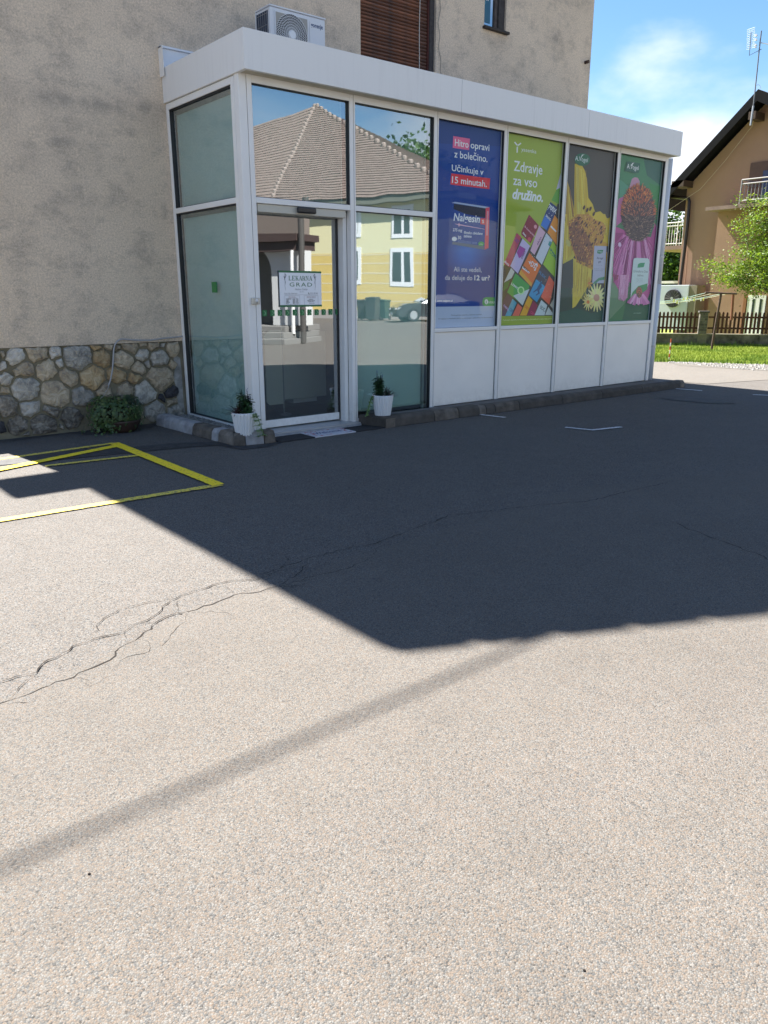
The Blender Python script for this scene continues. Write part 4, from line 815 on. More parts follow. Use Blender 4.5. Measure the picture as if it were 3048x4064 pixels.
for i in range(46):
    x = rr.uniform(360, 640) if i % 2 else rr.uniform(480, 760)
    if i % 2: a, b = (x, rr.uniform(900, 1100)), (x-40, rr.uniform(1200, 1600)); q = zF(a, b)
    else: a, b = (x, rr.uniform(800, 1300)), (x+rr.uniform(0, 40), rr.uniform(1500, 2000)); q = zE(a, b)
    stroke('flower', q[0], q[1], rr.uniform(.8, 2.2), rr.choice([(168, 134, 46), (200, 176, 72), (150, 116, 44)]))
for i in range(150):   # petal shading
    t = rr.random(); a_ = rr.choice([((500+t*150, 720+t*60), (500+t*240, 2100)), ((520+t*300, 1500+t*300), (540+t*360, 2120)), ((310+t*20, 1150+t*80), (300+t*170, 2100))]); q = zE(*a_); stroke('flower', q[0], q[1], rr.uniform(.4, 1.6), rr.choice([(206, 180, 70), (170, 136, 44), (196, 164, 48), (150, 108, 44), (212, 190, 92)]))
    t = rr.random(); a_ = rr.choice([((370+t*260, 880+t*130), (350+t*250, 1300+rr.random()*350)), ((720+t*300, 120+t*60), (900+t*180, 300+t*260)), ((210+t*100, 150+t*250), (180+t*150, 880-t*120)), ((960+t*60, 720), (950+t*80, 1250))]); q = zF(*a_); stroke('flower', q[0], q[1], rr.uniform(.4, 1.8), rr.choice([(206, 184, 82), (172, 142, 48), (200, 172, 58), (156, 120, 50)]))
q = zE((355, 1250), (440, 1900)); stroke('flower', q[0], q[1], 5, (122, 84, 44)); P.ell('flower', zF((900, 700))[0], 30, 40, (176, 130, 44)); P.ell('flower', zF((255, 540))[0], 8, 15, (170, 160, 90), rot=-.4)
P.poly('flower', zF((165, 930), (350, 830), (345, 1380), (140, 1380)), (52, 56, 56)); P.poly('flower', zF((970, 600), (1068, 600), (1060, 725), (970, 700)), (56, 54, 46))
cen = [(250, 150), (420, 0), (640, 0), (760, 100), (900, 150), (960, 260), (900, 480), (800, 600), (740, 700), (710, 1040), (560, 960), (420, 900), (330, 640), (270, 420)]
P.poly('flower', zF(*cen), (172, 126, 52))
P.poly('flower', zF((265, 230), (400, 70), (470, 130), (540, 260), (640, 440), (720, 640), (705, 800), (660, 960), (560, 900), (430, 860), (340, 620), (285, 400)), (122, 78, 54))
def inside(p, poly):
    c = False
    for i in range(len(poly)):
        a, b = poly[i], poly[i-1]
        if (a[1] > p[1]) != (b[1] > p[1]) and p[0] < (b[0]-a[0])*(p[1]-a[1])/(b[1]-a[1])+a[0]: c = not c
    return c
k = 0
while k < 420:
    p = (rr.uniform(260, 960), rr.uniform(0, 1010))
    if not inside(p, cen): continue
    k += 1; dk = p[0] < 470+max(0, p[1]-300)*.25 and p[1] > 180 and rr.random() < .8
    rgb = rr.choice([(74, 46, 44), (90, 58, 50), (150, 96, 60), (104, 70, 60)] if dk else [(164, 104, 58), (182, 128, 70), (96, 54, 40), (140, 84, 52), (196, 150, 84), (172, 132, 60)])
    P.ell('flower', zF(p)[0], rr.uniform(1.2, 2.8), rr.uniform(2.6, 6), rgb, 8, rot=rr.uniform(.1, .9))
for x, y in [(690, 1680), (765, 1740), (840, 1710), (920, 1830)]: P.ell('flower', zE((x, y))[0], 4.2, 9.5, (66, 40, 32), 10, rot=.35)
for x, y in [(830, 170), (870, 250), (870, 350), (765, 475), (870, 520), (640, 410), (590, 210), (510, 150), (400, 170), (450, 80), (700, 560), (600, 580), (520, 330)]: P.ell('flower', zF((x, y))[0], 3.6, 8, (72, 42, 34), 10, rot=.5)
P.poly('gel_tube', zF((740, 590), (968, 598), (925, 1290), (700, 1290)), (158, 158, 172)); P.poly('gel_tube', zF((800, 672), (908, 668), (890, 725), (840, 742), (793, 730)), (36, 110, 70)); P.text('gel_tube', 'A.Vogel', *zF((808, 715), (888, 712)), 6, (190, 215, 200))
P.text('gel_tube', 'Atrogel', *zF((782, 838), (902, 842)), 9, (60, 60, 76), bold=.01); P.text('gel_tube', 'gel', *zF((812, 905), (862, 907)), 9, (60, 60, 76), bold=.01); P.text('gel_tube', 'Arnica montana', *zF((778, 958), (890, 958)), 3, (100, 100, 120)); P.text('gel_tube', 'Za bolečine v mišicah', *zF((730, 1030), (922, 1030)), 3.6, (90, 90, 110)); P.text('gel_tube', 'in sklepih za odrasle', *zF((750, 1062), (905, 1062)), 3.6, (90, 90, 110))
P.poly('gel_tube', zF((688, 1370), (730, 1270), (820, 1190), (935, 1165), (930, 1225), (830, 1240), (760, 1300), (712, 1400)), (70, 120, 92))
def daisy(part, c, n, L, w, rgb, a0=0, a1=2*pi, cr=5, crgb=(190, 110, 60), sy=1):
    for i in range(n):
        t = a0+(a1-a0)*i/n; e = (c[0]+L*cos(t), c[1]+L*sin(t)*sy); m_ = ((c[0]+e[0])/2, (c[1]+e[1])/2); nx_, ny_ = -sin(t)*w/2, cos(t)*w/2*sy
        P.poly(part, [c, (m_[0]+nx_, m_[1]+ny_), (e[0]+nx_*.4, e[1]+ny_*.4), (e[0]-nx_*.4, e[1]-ny_*.4), (m_[0]-nx_, m_[1]-ny_)], (rgb[0]+rr.randint(-10, 10), rgb[1]+rr.randint(-10, 10), rgb[2]+rr.randint(-8, 8)))
    P.ell(part, c, cr, cr*1.2, crgb, 14)
daisy('small_flowers', zF((780, 1560))[0], 17, 38, 9, (206, 190, 130), sy=1.5, cr=12, crgb=(176, 130, 110)); daisy('small_flowers', zF((622, 1640))[0], 13, 22, 5, (206, 184, 116), sy=1.6, cr=6); daisy('small_flowers', zF((640, 1290))[0], 8, 14, 4, (190, 150, 60), sy=1.8, cr=4)
P.ell('logo', zE((650, 555))[0], 31, 25, (32, 88, 62), 30); P.text('logo', 'A.Vogel', *zE((480, 578), (775, 612)), 19, (196, 214, 210)); P.poly('logo', zE((605, 520), (640, 440), (700, 432), (650, 462), (620, 520)), (196, 214, 210))
P.done()
# --- coneflower poster
P = Poster(5, 'green poster with a large pink coneflower and a white tablet pack', (52, 104, 66))
P.poly('backdrop', zG((215, 45), (760, 140), (700, 700), (600, 520), (420, 420), (190, 440)), (56, 112, 74)); P.poly('backdrop', zG((480, 100), (755, 145), (735, 460), (520, 330)), (44, 84, 70)); P.poly('backdrop', zG((540, 420), (735, 480), (690, 900), (640, 760)), (50, 116, 58)); P.poly('backdrop', zG((190, 380), (300, 470), (240, 600), (180, 640)), (66, 124, 96))
P.poly('backdrop', zG((60, 1560), (300, 1600), (260, 1900), (60, 2110)), (92, 122, 92)); P.poly('backdrop', zG((215, 2122), (262, 1900), (600, 1800), (585, 2112)), (34, 84, 62))
PK, PK2, PK3 = (160, 62, 118), (184, 104, 152), (132, 38, 94)
P.poly('petals', zG((300, 490), (335, 375), (365, 355), (405, 358), (432, 400), (428, 470)), (168, 120, 142)); P.poly('petals', zG((172, 620), (235, 590), (215, 900), (140, 960), (150, 800)), (166, 90, 132))
P.poly('petals', zG((130, 960), (250, 1010), (590, 1100), (615, 920), (672, 960), (640, 1300), (600, 1760), (520, 1880), (420, 1760), (300, 1640), (270, 1850), (210, 1880), (180, 1760), (110, 1640), (100, 1560)), PK)
for pl, rgb in [(((135, 1040), (235, 1040), (130, 1180)), PK3), (((230, 1060), (362, 1080), (330, 1290), (240, 1540), (120, 1600), (110, 1480), (190, 1200)), PK2), (((365, 1090), (432, 1160), (455, 1340), (345, 1365), (330, 1300)), (170, 84, 132)), (((440, 1160), (560, 1130), (560, 1380), (470, 1350)), (166, 88, 128)), (((560, 1130), (600, 980), (665, 1010), (640, 1290), (600, 1200)), (152, 56, 112)), (((555, 1400), (610, 1280), (630, 1330), (595, 1740), (555, 1800)), (150, 70, 118)), (((195, 1620), (300, 1590), (280, 1840), (230, 1890), (190, 1830)), (180, 120, 148)), (((100, 1550), (210, 1570), (120, 1640)), (140, 50, 84))]: P.poly('petals', zG(*pl), rgb)
for i in range(240):
    x = rr.uniform(120, 650); q = zG((380+(x-380)*.5, 1060+abs(x-400)*.1), (x-30, rr.uniform(1200, 1720))); fr_ = abs((x % 130)-65)/65; stroke('petals', q[0], q[1], rr.uniform(.5, 2.4), rr.choice([(190, 118, 162), (180, 96, 148), (196, 138, 172)]) if fr_ < .55 else rr.choice([(128, 40, 92), (146, 52, 106), (112, 34, 84)]))
for i in range(60): x = rr.uniform(190, 300); q = zG((x, 1560), (x-rr.uniform(0, 40), rr.uniform(1700, 1880))); stroke('petals', q[0], q[1], rr.uniform(.8, 2), rr.choice([(190, 130, 160), (176, 112, 146), (200, 150, 176)]))
for i in range(120): t = rr.uniform(0, 2*pi); x = 150+450*rr.random(); y = 1500+380*rr.random(); P.ell('petals', zG((x, y))[0], rr.uniform(.4, 1), rr.uniform(.5, 1.4), rr.choice([(196, 150, 180), (120, 60, 96)]), 6)
P.ell('petals', zG((182, 1185))[0], 6, 9, (196, 160, 186))
cc_ = (408, 800)
P.poly('cone', zG(*[(cc_[0]+212*cos(t)*(1-.12*(sin(t) > 0)*sin(t)), cc_[1]+350*sin(t)*(1 if sin(t) < 0 else .98)) for t in [2*pi*i/36 for i in range(36)]]), (70, 50, 50))
for i in range(1300):
    t = rr.uniform(0, 2*pi); r_ = sqrt(rr.random()); x = cc_[0]+205*r_*cos(t); y = cc_[1]+345*r_*sin(t)
    h = (y-450)/700; edge = r_
    if h < .33: rgb = rr.choice([(196, 104, 54), (178, 84, 50), (206, 128, 72), (160, 78, 52)])
    elif h < .55: rgb = rr.choice([(170, 92, 60), (84, 50, 52), (140, 84, 66), (60, 42, 46), (186, 120, 90)]) if edge < .85 else rr.choice([(190, 100, 56), (176, 90, 58)])
    else: rgb = rr.choice([(46, 34, 40), (58, 42, 46), (120, 92, 82), (84, 62, 52), (30, 26, 32), (150, 116, 96)])
    dx, dy = (x-408)/205, (y-1050)/500; n_ = hypot(dx, dy)+1e-6; L2 = rr.uniform(18, 46)*(1-.4*h); e = (x+dx/n_*L2, y+dy/n_*L2*.9); q = zG((x, y), e); stroke('cone', q[0], q[1], rr.uniform(1.0, 2.4), rgb)
P.poly('tablet_pack', zG((342, 1385), (350, 1358), (375, 1350), (520, 1355), (540, 1372), (543, 1400), (520, 1700), (400, 1830), (308, 1850), (318, 1640)), (172, 184, 180)); P.poly('tablet_pack', zG((402, 1425), (430, 1412), (487, 1410), (470, 1465), (392, 1472)), (44, 128, 86))
P.text('tablet_pack', 'Echinaforce Duo', *zG((345, 1530), (520, 1532)), 10, (84, 96, 92)); P.text('tablet_pack', 'tablete', *zG((390, 1578), (467, 1578)), 9, (84, 96, 92))
for i in range(4): P.text('tablet_pack', 'rastlinsko zdravilo', *zG((378, 1608+i*14), (458, 1608+i*14)), 2.6, (130, 140, 136))
P.poly('tablet_pack', zG((308, 1850), (330, 1780), (400, 1700), (518, 1665), (512, 1740), (430, 1800), (380, 1860)), (50, 122, 70))
for i in range(17):
    x = 270+i*17; b_ = zG((415+(x-415)*.35, 1800), (x, 1930-abs(x-415)*.25+rr.uniform(-15, 25))); stroke('small_flowers', b_[0], b_[1], 7.5, rr.choice([(186, 122, 160), (170, 100, 144), (200, 150, 178)]))
P.ell('small_flowers', zG((415, 1775))[0], 12, 22, (130, 70, 54)); P.ell('small_flowers', zG((415, 1800))[0], 10, 14, (84, 52, 50))
for i in range(60): t = rr.uniform(0, 2*pi); P.ell('small_flowers', zG((415+30*rr.random()*cos(t), 1775+60*rr.random()*sin(t)))[0], .8, 2, rr.choice([(196, 104, 64), (70, 44, 46)]), 6)
P.poly('logo', zG((262, 168), (290, 158), (345, 172), (430, 182), (420, 250), (410, 300), (350, 304), (300, 285), (238, 282), (255, 230)), (26, 78, 62)); P.text('logo', 'A.Vogel', *zG((262, 248), (405, 264)), 19, (204, 218, 214)); P.poly('logo', zG((312, 208), (330, 178), (356, 176), (335, 190), (322, 214)), (204, 218, 214)); P.text('lettering', 'www.avogel.si', *zG((345, 2037), (438, 2035)), 4, (150, 190, 170))
P.done()

# ================================================================== AIR CONDITIONER ON THE ROOF
AY = 1.02
q0, q1 = fy(1070, 22, AY), fy(1290, 80, AY); AX0, AX1, AZ1 = q0.x, q1.x, (q0.z+q1.z)/2; AZ0 = AZ1-.55
A = empty('air_conditioner', (AX0, AY, AZ0), 'white outdoor air conditioning unit on the flat roof', 'air conditioner')
ACW = mat('ac_white', (.66, .68, .71), .45); NAVY = mat('coil_dark', (.02, .035, .07), .5)
box('casing', AX0, AX1, AY, AY+.29, AZ0, AZ1, ACW, A, .012); box('top_lid', AX0-.006, AX1+.006, AY-.008, AY+.3, AZ1+.001, AZ1+.018, ACW, A, .006)
box('foot', AX0+.08, AX0+.14, AY-.02, AY+.3, FT-.1, AZ0-.001, STEEL, A); box('foot', AX1-.14, AX1-.08, AY-.02, AY+.3, FT-.1, AZ0-.001, STEEL, A)
AW = AX1-AX0; fx0, fx1 = AX0+.065*AW/.8, AX0+.69*AW; fc = Vector(((fx0+fx1)/2, AY-.004, AZ1-.035-(fx1-fx0)/2)); fr = (fx1-fx0)/2
fy_ = AY-.012; p_ = fy(1158, 140, fy_); fc.x = p_.x; fc.z = p_.z; fr = .225
fx0 = fy(1087, 60, AY).x; fx1 = fy(1222, 100, AY).x
mb = MB(); mb.box(fx0, fx1, AY-.012, AY-.001, AZ0+.02, AZ1-.03); mb.build('grille_frame', ACW, A, bevel=.008)
mb = MB(); mb.box(fx0+.015, fx1-.015, AY-.014, AY-.0125, AZ0+.03, AZ1-.045); mb.build('mesh_panel', mat('grille_beige', (.34, .33, .30), .6), A)
mb = MB(); rF = min((fx1-fx0)/2-.018, fr); mb.add([fc+Vector((rF*cos(2*pi*i/40), -.012, rF*sin(2*pi*i/40))) for i in range(40)], [tuple(range(40))]); mb.build('fan_opening', mat('fan_dark', (.045, .045, .045), .5), A)
mb = MB()
for k in range(44):
    a0 = 2*pi*k/44; prev = None
    for j in range(7):
        r_ = .035+(rF-.03)*j/6; a = a0+.9*(j/6)**1.3; p = fc+Vector((r_*cos(a), -.02, r_*sin(a)))
        if prev is not None:
            d = (p-prev).normalized(); s = Vector((-d.z, 0, d.x))*.0016; mb.poly([prev-s, p-s, p+s, prev+s])
        prev = p
mb.build('grille_bars', WHITE, A)
mb = MB()
for j in range(1, 9):
    r_ = rF*j/8
    for i in range(40):
        a, b = 2*pi*i/40, 2*pi*(i+1)/40; mb.poly([fc+Vector((r_*cos(a), -.0195, r_*sin(a))), fc+Vector((r_*cos(b), -.0195, r_*sin(b))), fc+Vector(((r_-.003)*cos(b), -.0195, (r_-.003)*sin(b))), fc+Vector(((r_-.003)*cos(a), -.0195, (r_-.003)*sin(a)))])
mb.build('grille_rings', WHITE, A)
MB().tube([fc+Vector((0, -.019, 0)), fc+Vector((0, -.03, 0))], [.045, .038], seg=24).build('hub_cap', WHITE, A)
box('front_panel', fx1+.02, AX1-.02, AY-.006, AY-.001, AZ0+.02, AZ1-.05, ACW, A, .004)
mb = MB(); ga, gb = fy(1234, 105, AY-.007), fy(1281, 118, AY-.007); text_into(mb, 'gorenje', (ga.x, AY-.0075, (ga.z+gb.z)/2), (1, 0, 0), (0, 0, 1), gb.x-ga.x, .045, mat('logo_navy', (.01, .05, .16)), bold=.02); mb.build('lettering', None, A)
box('side_coil', AX0-.004, AX0-.001, AY+.04, AY+.27, AZ0+.02, AZ1-.03, NAVY, A)
mb = MB()
for i in range(6): mb.box(AX0-.010, AX0-.006, AY+.045+i*.044, AY+.049+i*.044, AZ0+.02, AZ1-.03)
for i in range(5): mb.box(AX0-.010, AX0-.0065, AY+.04, AY+.27, AZ0+.05+i*.11, AZ0+.054+i*.11)
mb.build('side_grille', STEEL, A); box('side_post', AX0-.012, AX0-.001, AY+.272, AY+.29, AZ0, AZ1-.01, ACW, A)

# ================================================================== KERBS, PLATFORM, MATS, POTS
KH = .125
def kstone(a, b, w, m, par, h=KH, jag=0):
    a = Vector((a[0], a[1], 0)); b = Vector((b[0], b[1], 0)); d = (b-a).normalized(); n = Vector((-d.y, d.x, 0))
    prof = [(0, 0), (.012, h-.035), (.04, h), (w, h), (w, 0)]
    mb = MB(); mb.prism([a+d*.004+n*x+Vector((0, 0, z)) for x, z in reversed(prof)], (b-a)-d*.008); return mb.build('kerb_stone', m, par, bevel=.008)
k0, k1, k2, k3 = gz(597, 1682), gz(941, 1772), gz(989, 1767), gz(1103, 1751)
KL = empty('kerb', (k1.x, k1.y, 0), 'short chipped kerb turning the corner under the white flower pot', 'kerb')
ka = Vector((-.46, 1.45, 0)); kb_ = Vector((-.385, -.24, 0))
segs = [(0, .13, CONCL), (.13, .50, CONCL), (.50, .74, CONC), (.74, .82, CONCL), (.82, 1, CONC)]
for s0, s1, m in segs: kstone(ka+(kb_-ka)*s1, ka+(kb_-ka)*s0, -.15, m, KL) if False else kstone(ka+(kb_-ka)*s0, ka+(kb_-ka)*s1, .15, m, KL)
c0 = Vector((-.395, -.245, 0)); 
kstone((-.385, -.243), (-.27, -.292), .15, CONC, KL); kstone((-.27, -.292), (-.075, -.33), .15, CONCL, KL); kstone((-.075, -.33), (.05, -.345), .15, CONC, KL); kstone((.052, -.19), (.085, -.03), .13, CONCL, KL) if False else None
PB = MB(); PB.poly([(-.30, 1.5, .07), (-.24, -.12, .07), (.08, -.19, .07), (.08, -.0, .07), (-.002, 0, .07), (-.002, 1.55, .07)]); o = PB.build('gravel_bed', mat('bed_soil', (.10, .095, .09), .95, var=.4, vscale=30)); structure(o)
peb = MB(); rp_ = random.Random(8); PM = [mat('pebble_a', (.20, .19, .18), .7), mat('pebble_b', (.14, .135, .13), .7), mat('pebble_c', (.24, .23, .21), .7)]
for i in range(420):
    x = rp_.uniform(-.23, -.02); y = rp_.uniform(-.05, 1.5); r_ = rp_.uniform(.008, .016); m_ = rp_.choice(PM)
    a0 = rp_.random()*6; V = [Vector((x+r_*1.3*cos(a0+t*1.2566), y+r_*sin(a0+t*1.2566), .074)) for t in range(5)]+[Vector((x, y, .074+r_*.9))]
    peb.add(V, [(t, (t+1) % 5, 5) for t in range(5)], m_)
o = peb.build('pebbles', None); tag(o, 'small grey and white pebbles between the kerb and the side window', 'pebbles', kind='stuff')
KR = empty('kerb', (1.5, -.39, 0), 'long dark kerb running under the posters to the far corner', 'kerb')
kstone((1.355, -.02), (1.455, -.36), .0, CONCD, KR) if False else None
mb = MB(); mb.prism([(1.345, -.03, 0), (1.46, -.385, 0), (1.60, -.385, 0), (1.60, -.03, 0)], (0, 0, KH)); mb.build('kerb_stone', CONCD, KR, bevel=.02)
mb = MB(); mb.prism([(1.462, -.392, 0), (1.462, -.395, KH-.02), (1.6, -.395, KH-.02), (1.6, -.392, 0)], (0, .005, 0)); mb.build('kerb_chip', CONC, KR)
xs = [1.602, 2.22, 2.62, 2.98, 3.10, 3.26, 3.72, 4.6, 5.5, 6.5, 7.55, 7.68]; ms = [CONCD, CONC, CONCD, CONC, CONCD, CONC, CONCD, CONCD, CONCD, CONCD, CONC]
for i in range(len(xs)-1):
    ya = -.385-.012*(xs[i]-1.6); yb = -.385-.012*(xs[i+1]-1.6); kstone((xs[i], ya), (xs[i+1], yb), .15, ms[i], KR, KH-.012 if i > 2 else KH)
o = MB().prism([(1.605, -.225, 0), (7.68, -.30, 0), (7.68, 1.2, 0), (7.345, 1.2, 0), (7.345, -.002, 0), (1.605, -.002, 0)], (0, 0, .098)).build('pavement', mat('pavement_concrete', (.13, .12, .11), .9, var=.3, vscale=8)); structure(o)
o = box('doorstep', .09, 1.34, -.10, -.002, 0, .03, mat('step_stone', (.3, .32, .35), .7, var=.3, vscale=10)); structure(o)
MATB = mat('black_rubber_mat', (.018, .018, .02), .9, var=.3, vscale=60, bump=.4, bscale=200)
o = box('door_mat', .08, .505, -.385, -.11, .0, .012, MATB, None, .003); tag(o, 'plain black door mat left of the welcome mat', 'door mat', 'door mats at the entrance')
o = box('door_mat', 1.045, 1.455, -.385, -.11, .0, .012, MATB, None, .003); tag(o, 'plain black door mat right of the welcome mat', 'door mat', 'door mats at the entrance')
o = box('door_mat', .507, 1.043, -.385, -.095, .0, .013, mat('mat_white', (.5, .5, .54), .9, var=.1, vscale=30), None, .003); tag(o, 'white welcome door mat with red flower pattern', 'door mat', 'door mats at the entrance')
mb = MB(); text_into(mb, 'Welcome', (.61, -.275, .0142), (1, 0, 0), (0, 1, 0), .33, .10, mat('mat_ink', (.04, .06, .16), .9), shear=.3, bold=.01); mb.build('lettering', None, o)
mb = MB(); mr_ = [mat('mat_red', (.35, .03, .035), .9), mat('mat_pink', (.45, .16, .17), .9)]
for i in range(70):
    t = rp_.random(); x, y = rp_.choice([(rp_.uniform(.52, 1.03), rp_.uniform(-.375, -.345)), (rp_.uniform(.52, 1.03), rp_.uniform(-.135, -.108)), (rp_.uniform(.52, .59), rp_.uniform(-.37, -.11)), (rp_.uniform(.96, 1.03), rp_.uniform(-.37, -.11))])
    r_ = rp_.uniform(.005, .013); mb.add([(x+r_*cos(2*pi*k/7)*rp_.uniform(.7, 1.3), y+r_*sin(2*pi*k/7), .0143+i*.000006) for k in range(7)], [tuple(range(7))], rp_.choice(mr_))
mb.build('flower_print', None, o)

def leaf(mb, p, d, L, w, m, droop=.3, n=3, fold=0):
    p = Vector(p); d = Vector(d).normalized(); s = d.cross(Vector((0, 0, 1)));
    if s.length < .1: s = Vector((1, 0, 0))
    s.normalize(); l, r_, = [], []
    for i in range(n+1):
        t = i/n; q = p+d*L*t-Vector((0, 0, droop*L*t*t)); ww = w*(sin(pi*min(1, t*.9+.08)))**.8 if i < n else w*.05
        l.append(q+s*ww/2); r_.append(q-s*ww/2)
    mb.add(l+r_, [(i, i+1, n+2+i, n+1+i) for i in range(n)], m)
def flowerpot(loc, lab, flip):
    rg = random.Random(int(loc[0]*100)); T = empty('flower_pot', loc, lab, 'flower pot', 'ribbed white pots by the door'); c = Vector(loc)
    prof = [(.082, 0), (.088, .02), (.112, .20), (.118, .225), (.118, .24), (.106, .24), (.104, .215)]
    MB().lathe(prof, c, None, 144, .13, 20).build('pot', mat('pot_white', (.70, .71, .72), .45), T, smooth=True)
    MB().lathe([(.10, .19), (.10, .215), (.02, .225)], c, None, 20).build('soil', mat('soil', (.03, .022, .018), .95), T)
    LG, LG2, LD = mat('leaf_green', (.035, .085, .025), .5, var=.3, vscale=40), mat('leaf_dark', (.015, .04, .015), .5), mat('leaf_maroon', (.045, .014, .016), .5)
    VAR, FLB, YG_ = mat('leaf_variegated', (.22, .33, .12), .5, var=.4, vscale=60), mat('petal_blue', (.035, .03, .22), .6), mat('leaf_lime', (.13, .24, .05), .5)
    top = c+Vector((0, 0, .22)); s = -1 if flip else 1
    mb = MB()     # spiky grass
    for i in range(90):
        a = rg.uniform(0, 2*pi); e = rg.uniform(.25, 1.2); d = Vector((cos(a)*cos(e), sin(a)*cos(e), sin(e)))+RT*(-.35*s); leaf(mb, top+RT*(-.05*s)+Vector((rg.uniform(-.02, .02), rg.uniform(-.02, .02), 0)), d, rg.uniform(.12, .2), .008, LD if not flip else rg.choice([LD, LG2]), .35, 4)
    mb.build('spiky_grass', None, T)
    mb = MB()     # salvia
    for k in range(13):
        b0 = top+RT*(.035*s*(1 if not flip else 1.2)+rg.uniform(-.035, .035))+Vector((rg.uniform(-.02, .02), rg.uniform(-.02, .02), 0)); h = rg.uniform(.15, .29); tip = b0+Vector((rg.uniform(-.03, .03), rg.uniform(-.03, .03), h))
        mb.tube([b0, b0+(tip-b0)*.5+Vector((.006, 0, 0)), tip], .0025, LG2, 5)
        for j in range(26):
            t = rg.uniform(.05, .85); a = rg.uniform(0, 6.28); leaf(mb, b0+(tip-b0)*t, (cos(a), sin(a), rg.uniform(-.2, .6)), rg.uniform(.045, .075), .032, rg.choice([LG, LG2, LG]), .35)
        if k < 4:
            for j in range(22):
                t = .82+.3*j/22; a = rg.uniform(0, 6.28); leaf(mb, b0+(tip-b0)*t, (cos(a), sin(a), .3), .014, .011, FLB, 0, 2)
    mb.build('salvia', None, T)
    mb = MB()     # trailing variegated plant
    for k in range(9):
        a0 = rg.uniform(-.9, .4); dirv = (RT*s*cos(a0)-FW*.6*rg.random()); dirv.z = 0; dirv.normalize(); p = top+dirv*.06; pr_ = p.copy()
        for j in range(9):
            q = p+dirv*(.014*j+.02)+Vector((0, 0, .03*sin(j*.5)-.0028*j*j)); mb.tube([pr_, q], .0018, YG_, 4, False); pr_ = q
            for _ in range(2): a = rg.uniform(0, 6.28); leaf(mb, q, (cos(a), sin(a), rg.uniform(-.3, .5)), rg.uniform(.024, .04), .02, rg.choice([VAR, YG_, VAR, LG]), .3)
    mb.build('trailing_plant', None, T)
flowerpot((-.225, -.195, .08), 'ribbed white flower pot on the kerb left of the door', False)
flowerpot((1.545, -.235, .115), 'ribbed white flower pot in front of the right window', True)
# ivy bowl by the plinth
IV = empty('ivy_planter', (-.93, 1.36, 0), 'low brown bowl overgrown with ivy against the stone plinth', 'potted plant')
MB().lathe([(.13, 0), (.17, .03), (.2, .11), (.21, .13), (.19, .13), (.17, .1)], (-.90, 1.33, 0), None, 28).build('bowl', mat('brown_bowl', (.045, .025, .018), .6), IV, smooth=True)
mb = MB(); ri = random.Random(4); IVM = [mat('ivy_a', (.03, .065, .016), .55), mat('ivy_b', (.055, .10, .022), .55), mat('ivy_c', (.02, .045, .022), .5), mat('ivy_d', (.09, .12, .03), .6)]
lo = [(cos(t)*r_, sin(t)*r_) for t, r_ in ((0, 1), (.6, .45), (1.25, .9), (1.9, .4), (2.6, .8), (3.14, .35), (3.7, .8), (4.4, .4), (5.05, .9), (5.7, .45))]
for i in range(1900):
    a = ri.uniform(0, 2*pi); ph = ri.uniform(-1.0, 1.3); R0 = ri.uniform(.72, 1.0)
    lump = 1+.22*mnoise.noise((cos(a)*2, sin(a)*2, ph*2)); x = -.93+.31*cos(a)*(cos(ph)**.6)*R0*lump; y = 1.34+.22*sin(a)*(cos(ph)**.6)*R0*lump; zz = .21+.20*sin(ph)*R0+.03*mnoise.noise((x*9, y*9, 1))
    if ri.random() < .10: x -= ri.uniform(0, .16); zz = ri.uniform(.01, .12); y -= .04
    zz = max(.012, zz); y = min(y, YH-.02)
    nrm = Vector((cos(a)*cos(ph), sin(a)*cos(ph)-.35, sin(ph)+.3)).normalized(); t1 = nrm.cross(Vector((ri.uniform(-1, 1), ri.uniform(-1, 1), ri.uniform(-1, 1)))).normalized(); t2 = nrm.cross(t1); sz = ri.uniform(.015, .028)
    mi_ = 2 if (x > -.88 and zz > .28 and ri.random() < .8) else ri.choice([0, 0, 1, 1, 3 if ri.random() < .4 else 0])
    mb.add([Vector((x, y, zz))+t1*u*sz+t2*v*sz for u, v in lo], [tuple(range(10))], IVM[mi_])
mb.build('ivy_leaves', None, IV)
mb = MB()
for i in range(24):
    a = ri.uniform(0, 6.28); r_ = ri.uniform(.5, 1); mb.tube([(-.90, 1.33, .14), (-.92+.15*cos(a), 1.34+.1*sin(a), .25), (-.93+.28*r_*cos(a), 1.35+.17*r_*sin(a), .15)], .003, None, 4)
mb.build('ivy_stems', WOODD, IV)
# drain hose on the wall
hs_ = [(728, 1334), (716, 1336), (690, 1339), (640, 1344), (600, 1350), (560, 1351), (520, 1349), (490, 1346), (478, 1347), (466, 1354), (456, 1368), (451, 1390), (449, 1430), (446, 1470), (438, 1510), (425, 1545), (406, 1574), (395, 1590)]
hp = [fy(u, v, YH-.02) for u, v in hs_]
o = MB().tube(hp, .0085, None, 10).build('drain_hose', mat('hose_grey', (.36, .36, .37), .5), None, smooth=True); tag(o, 'thin grey drain hose bent down over the stone plinth', 'hose')

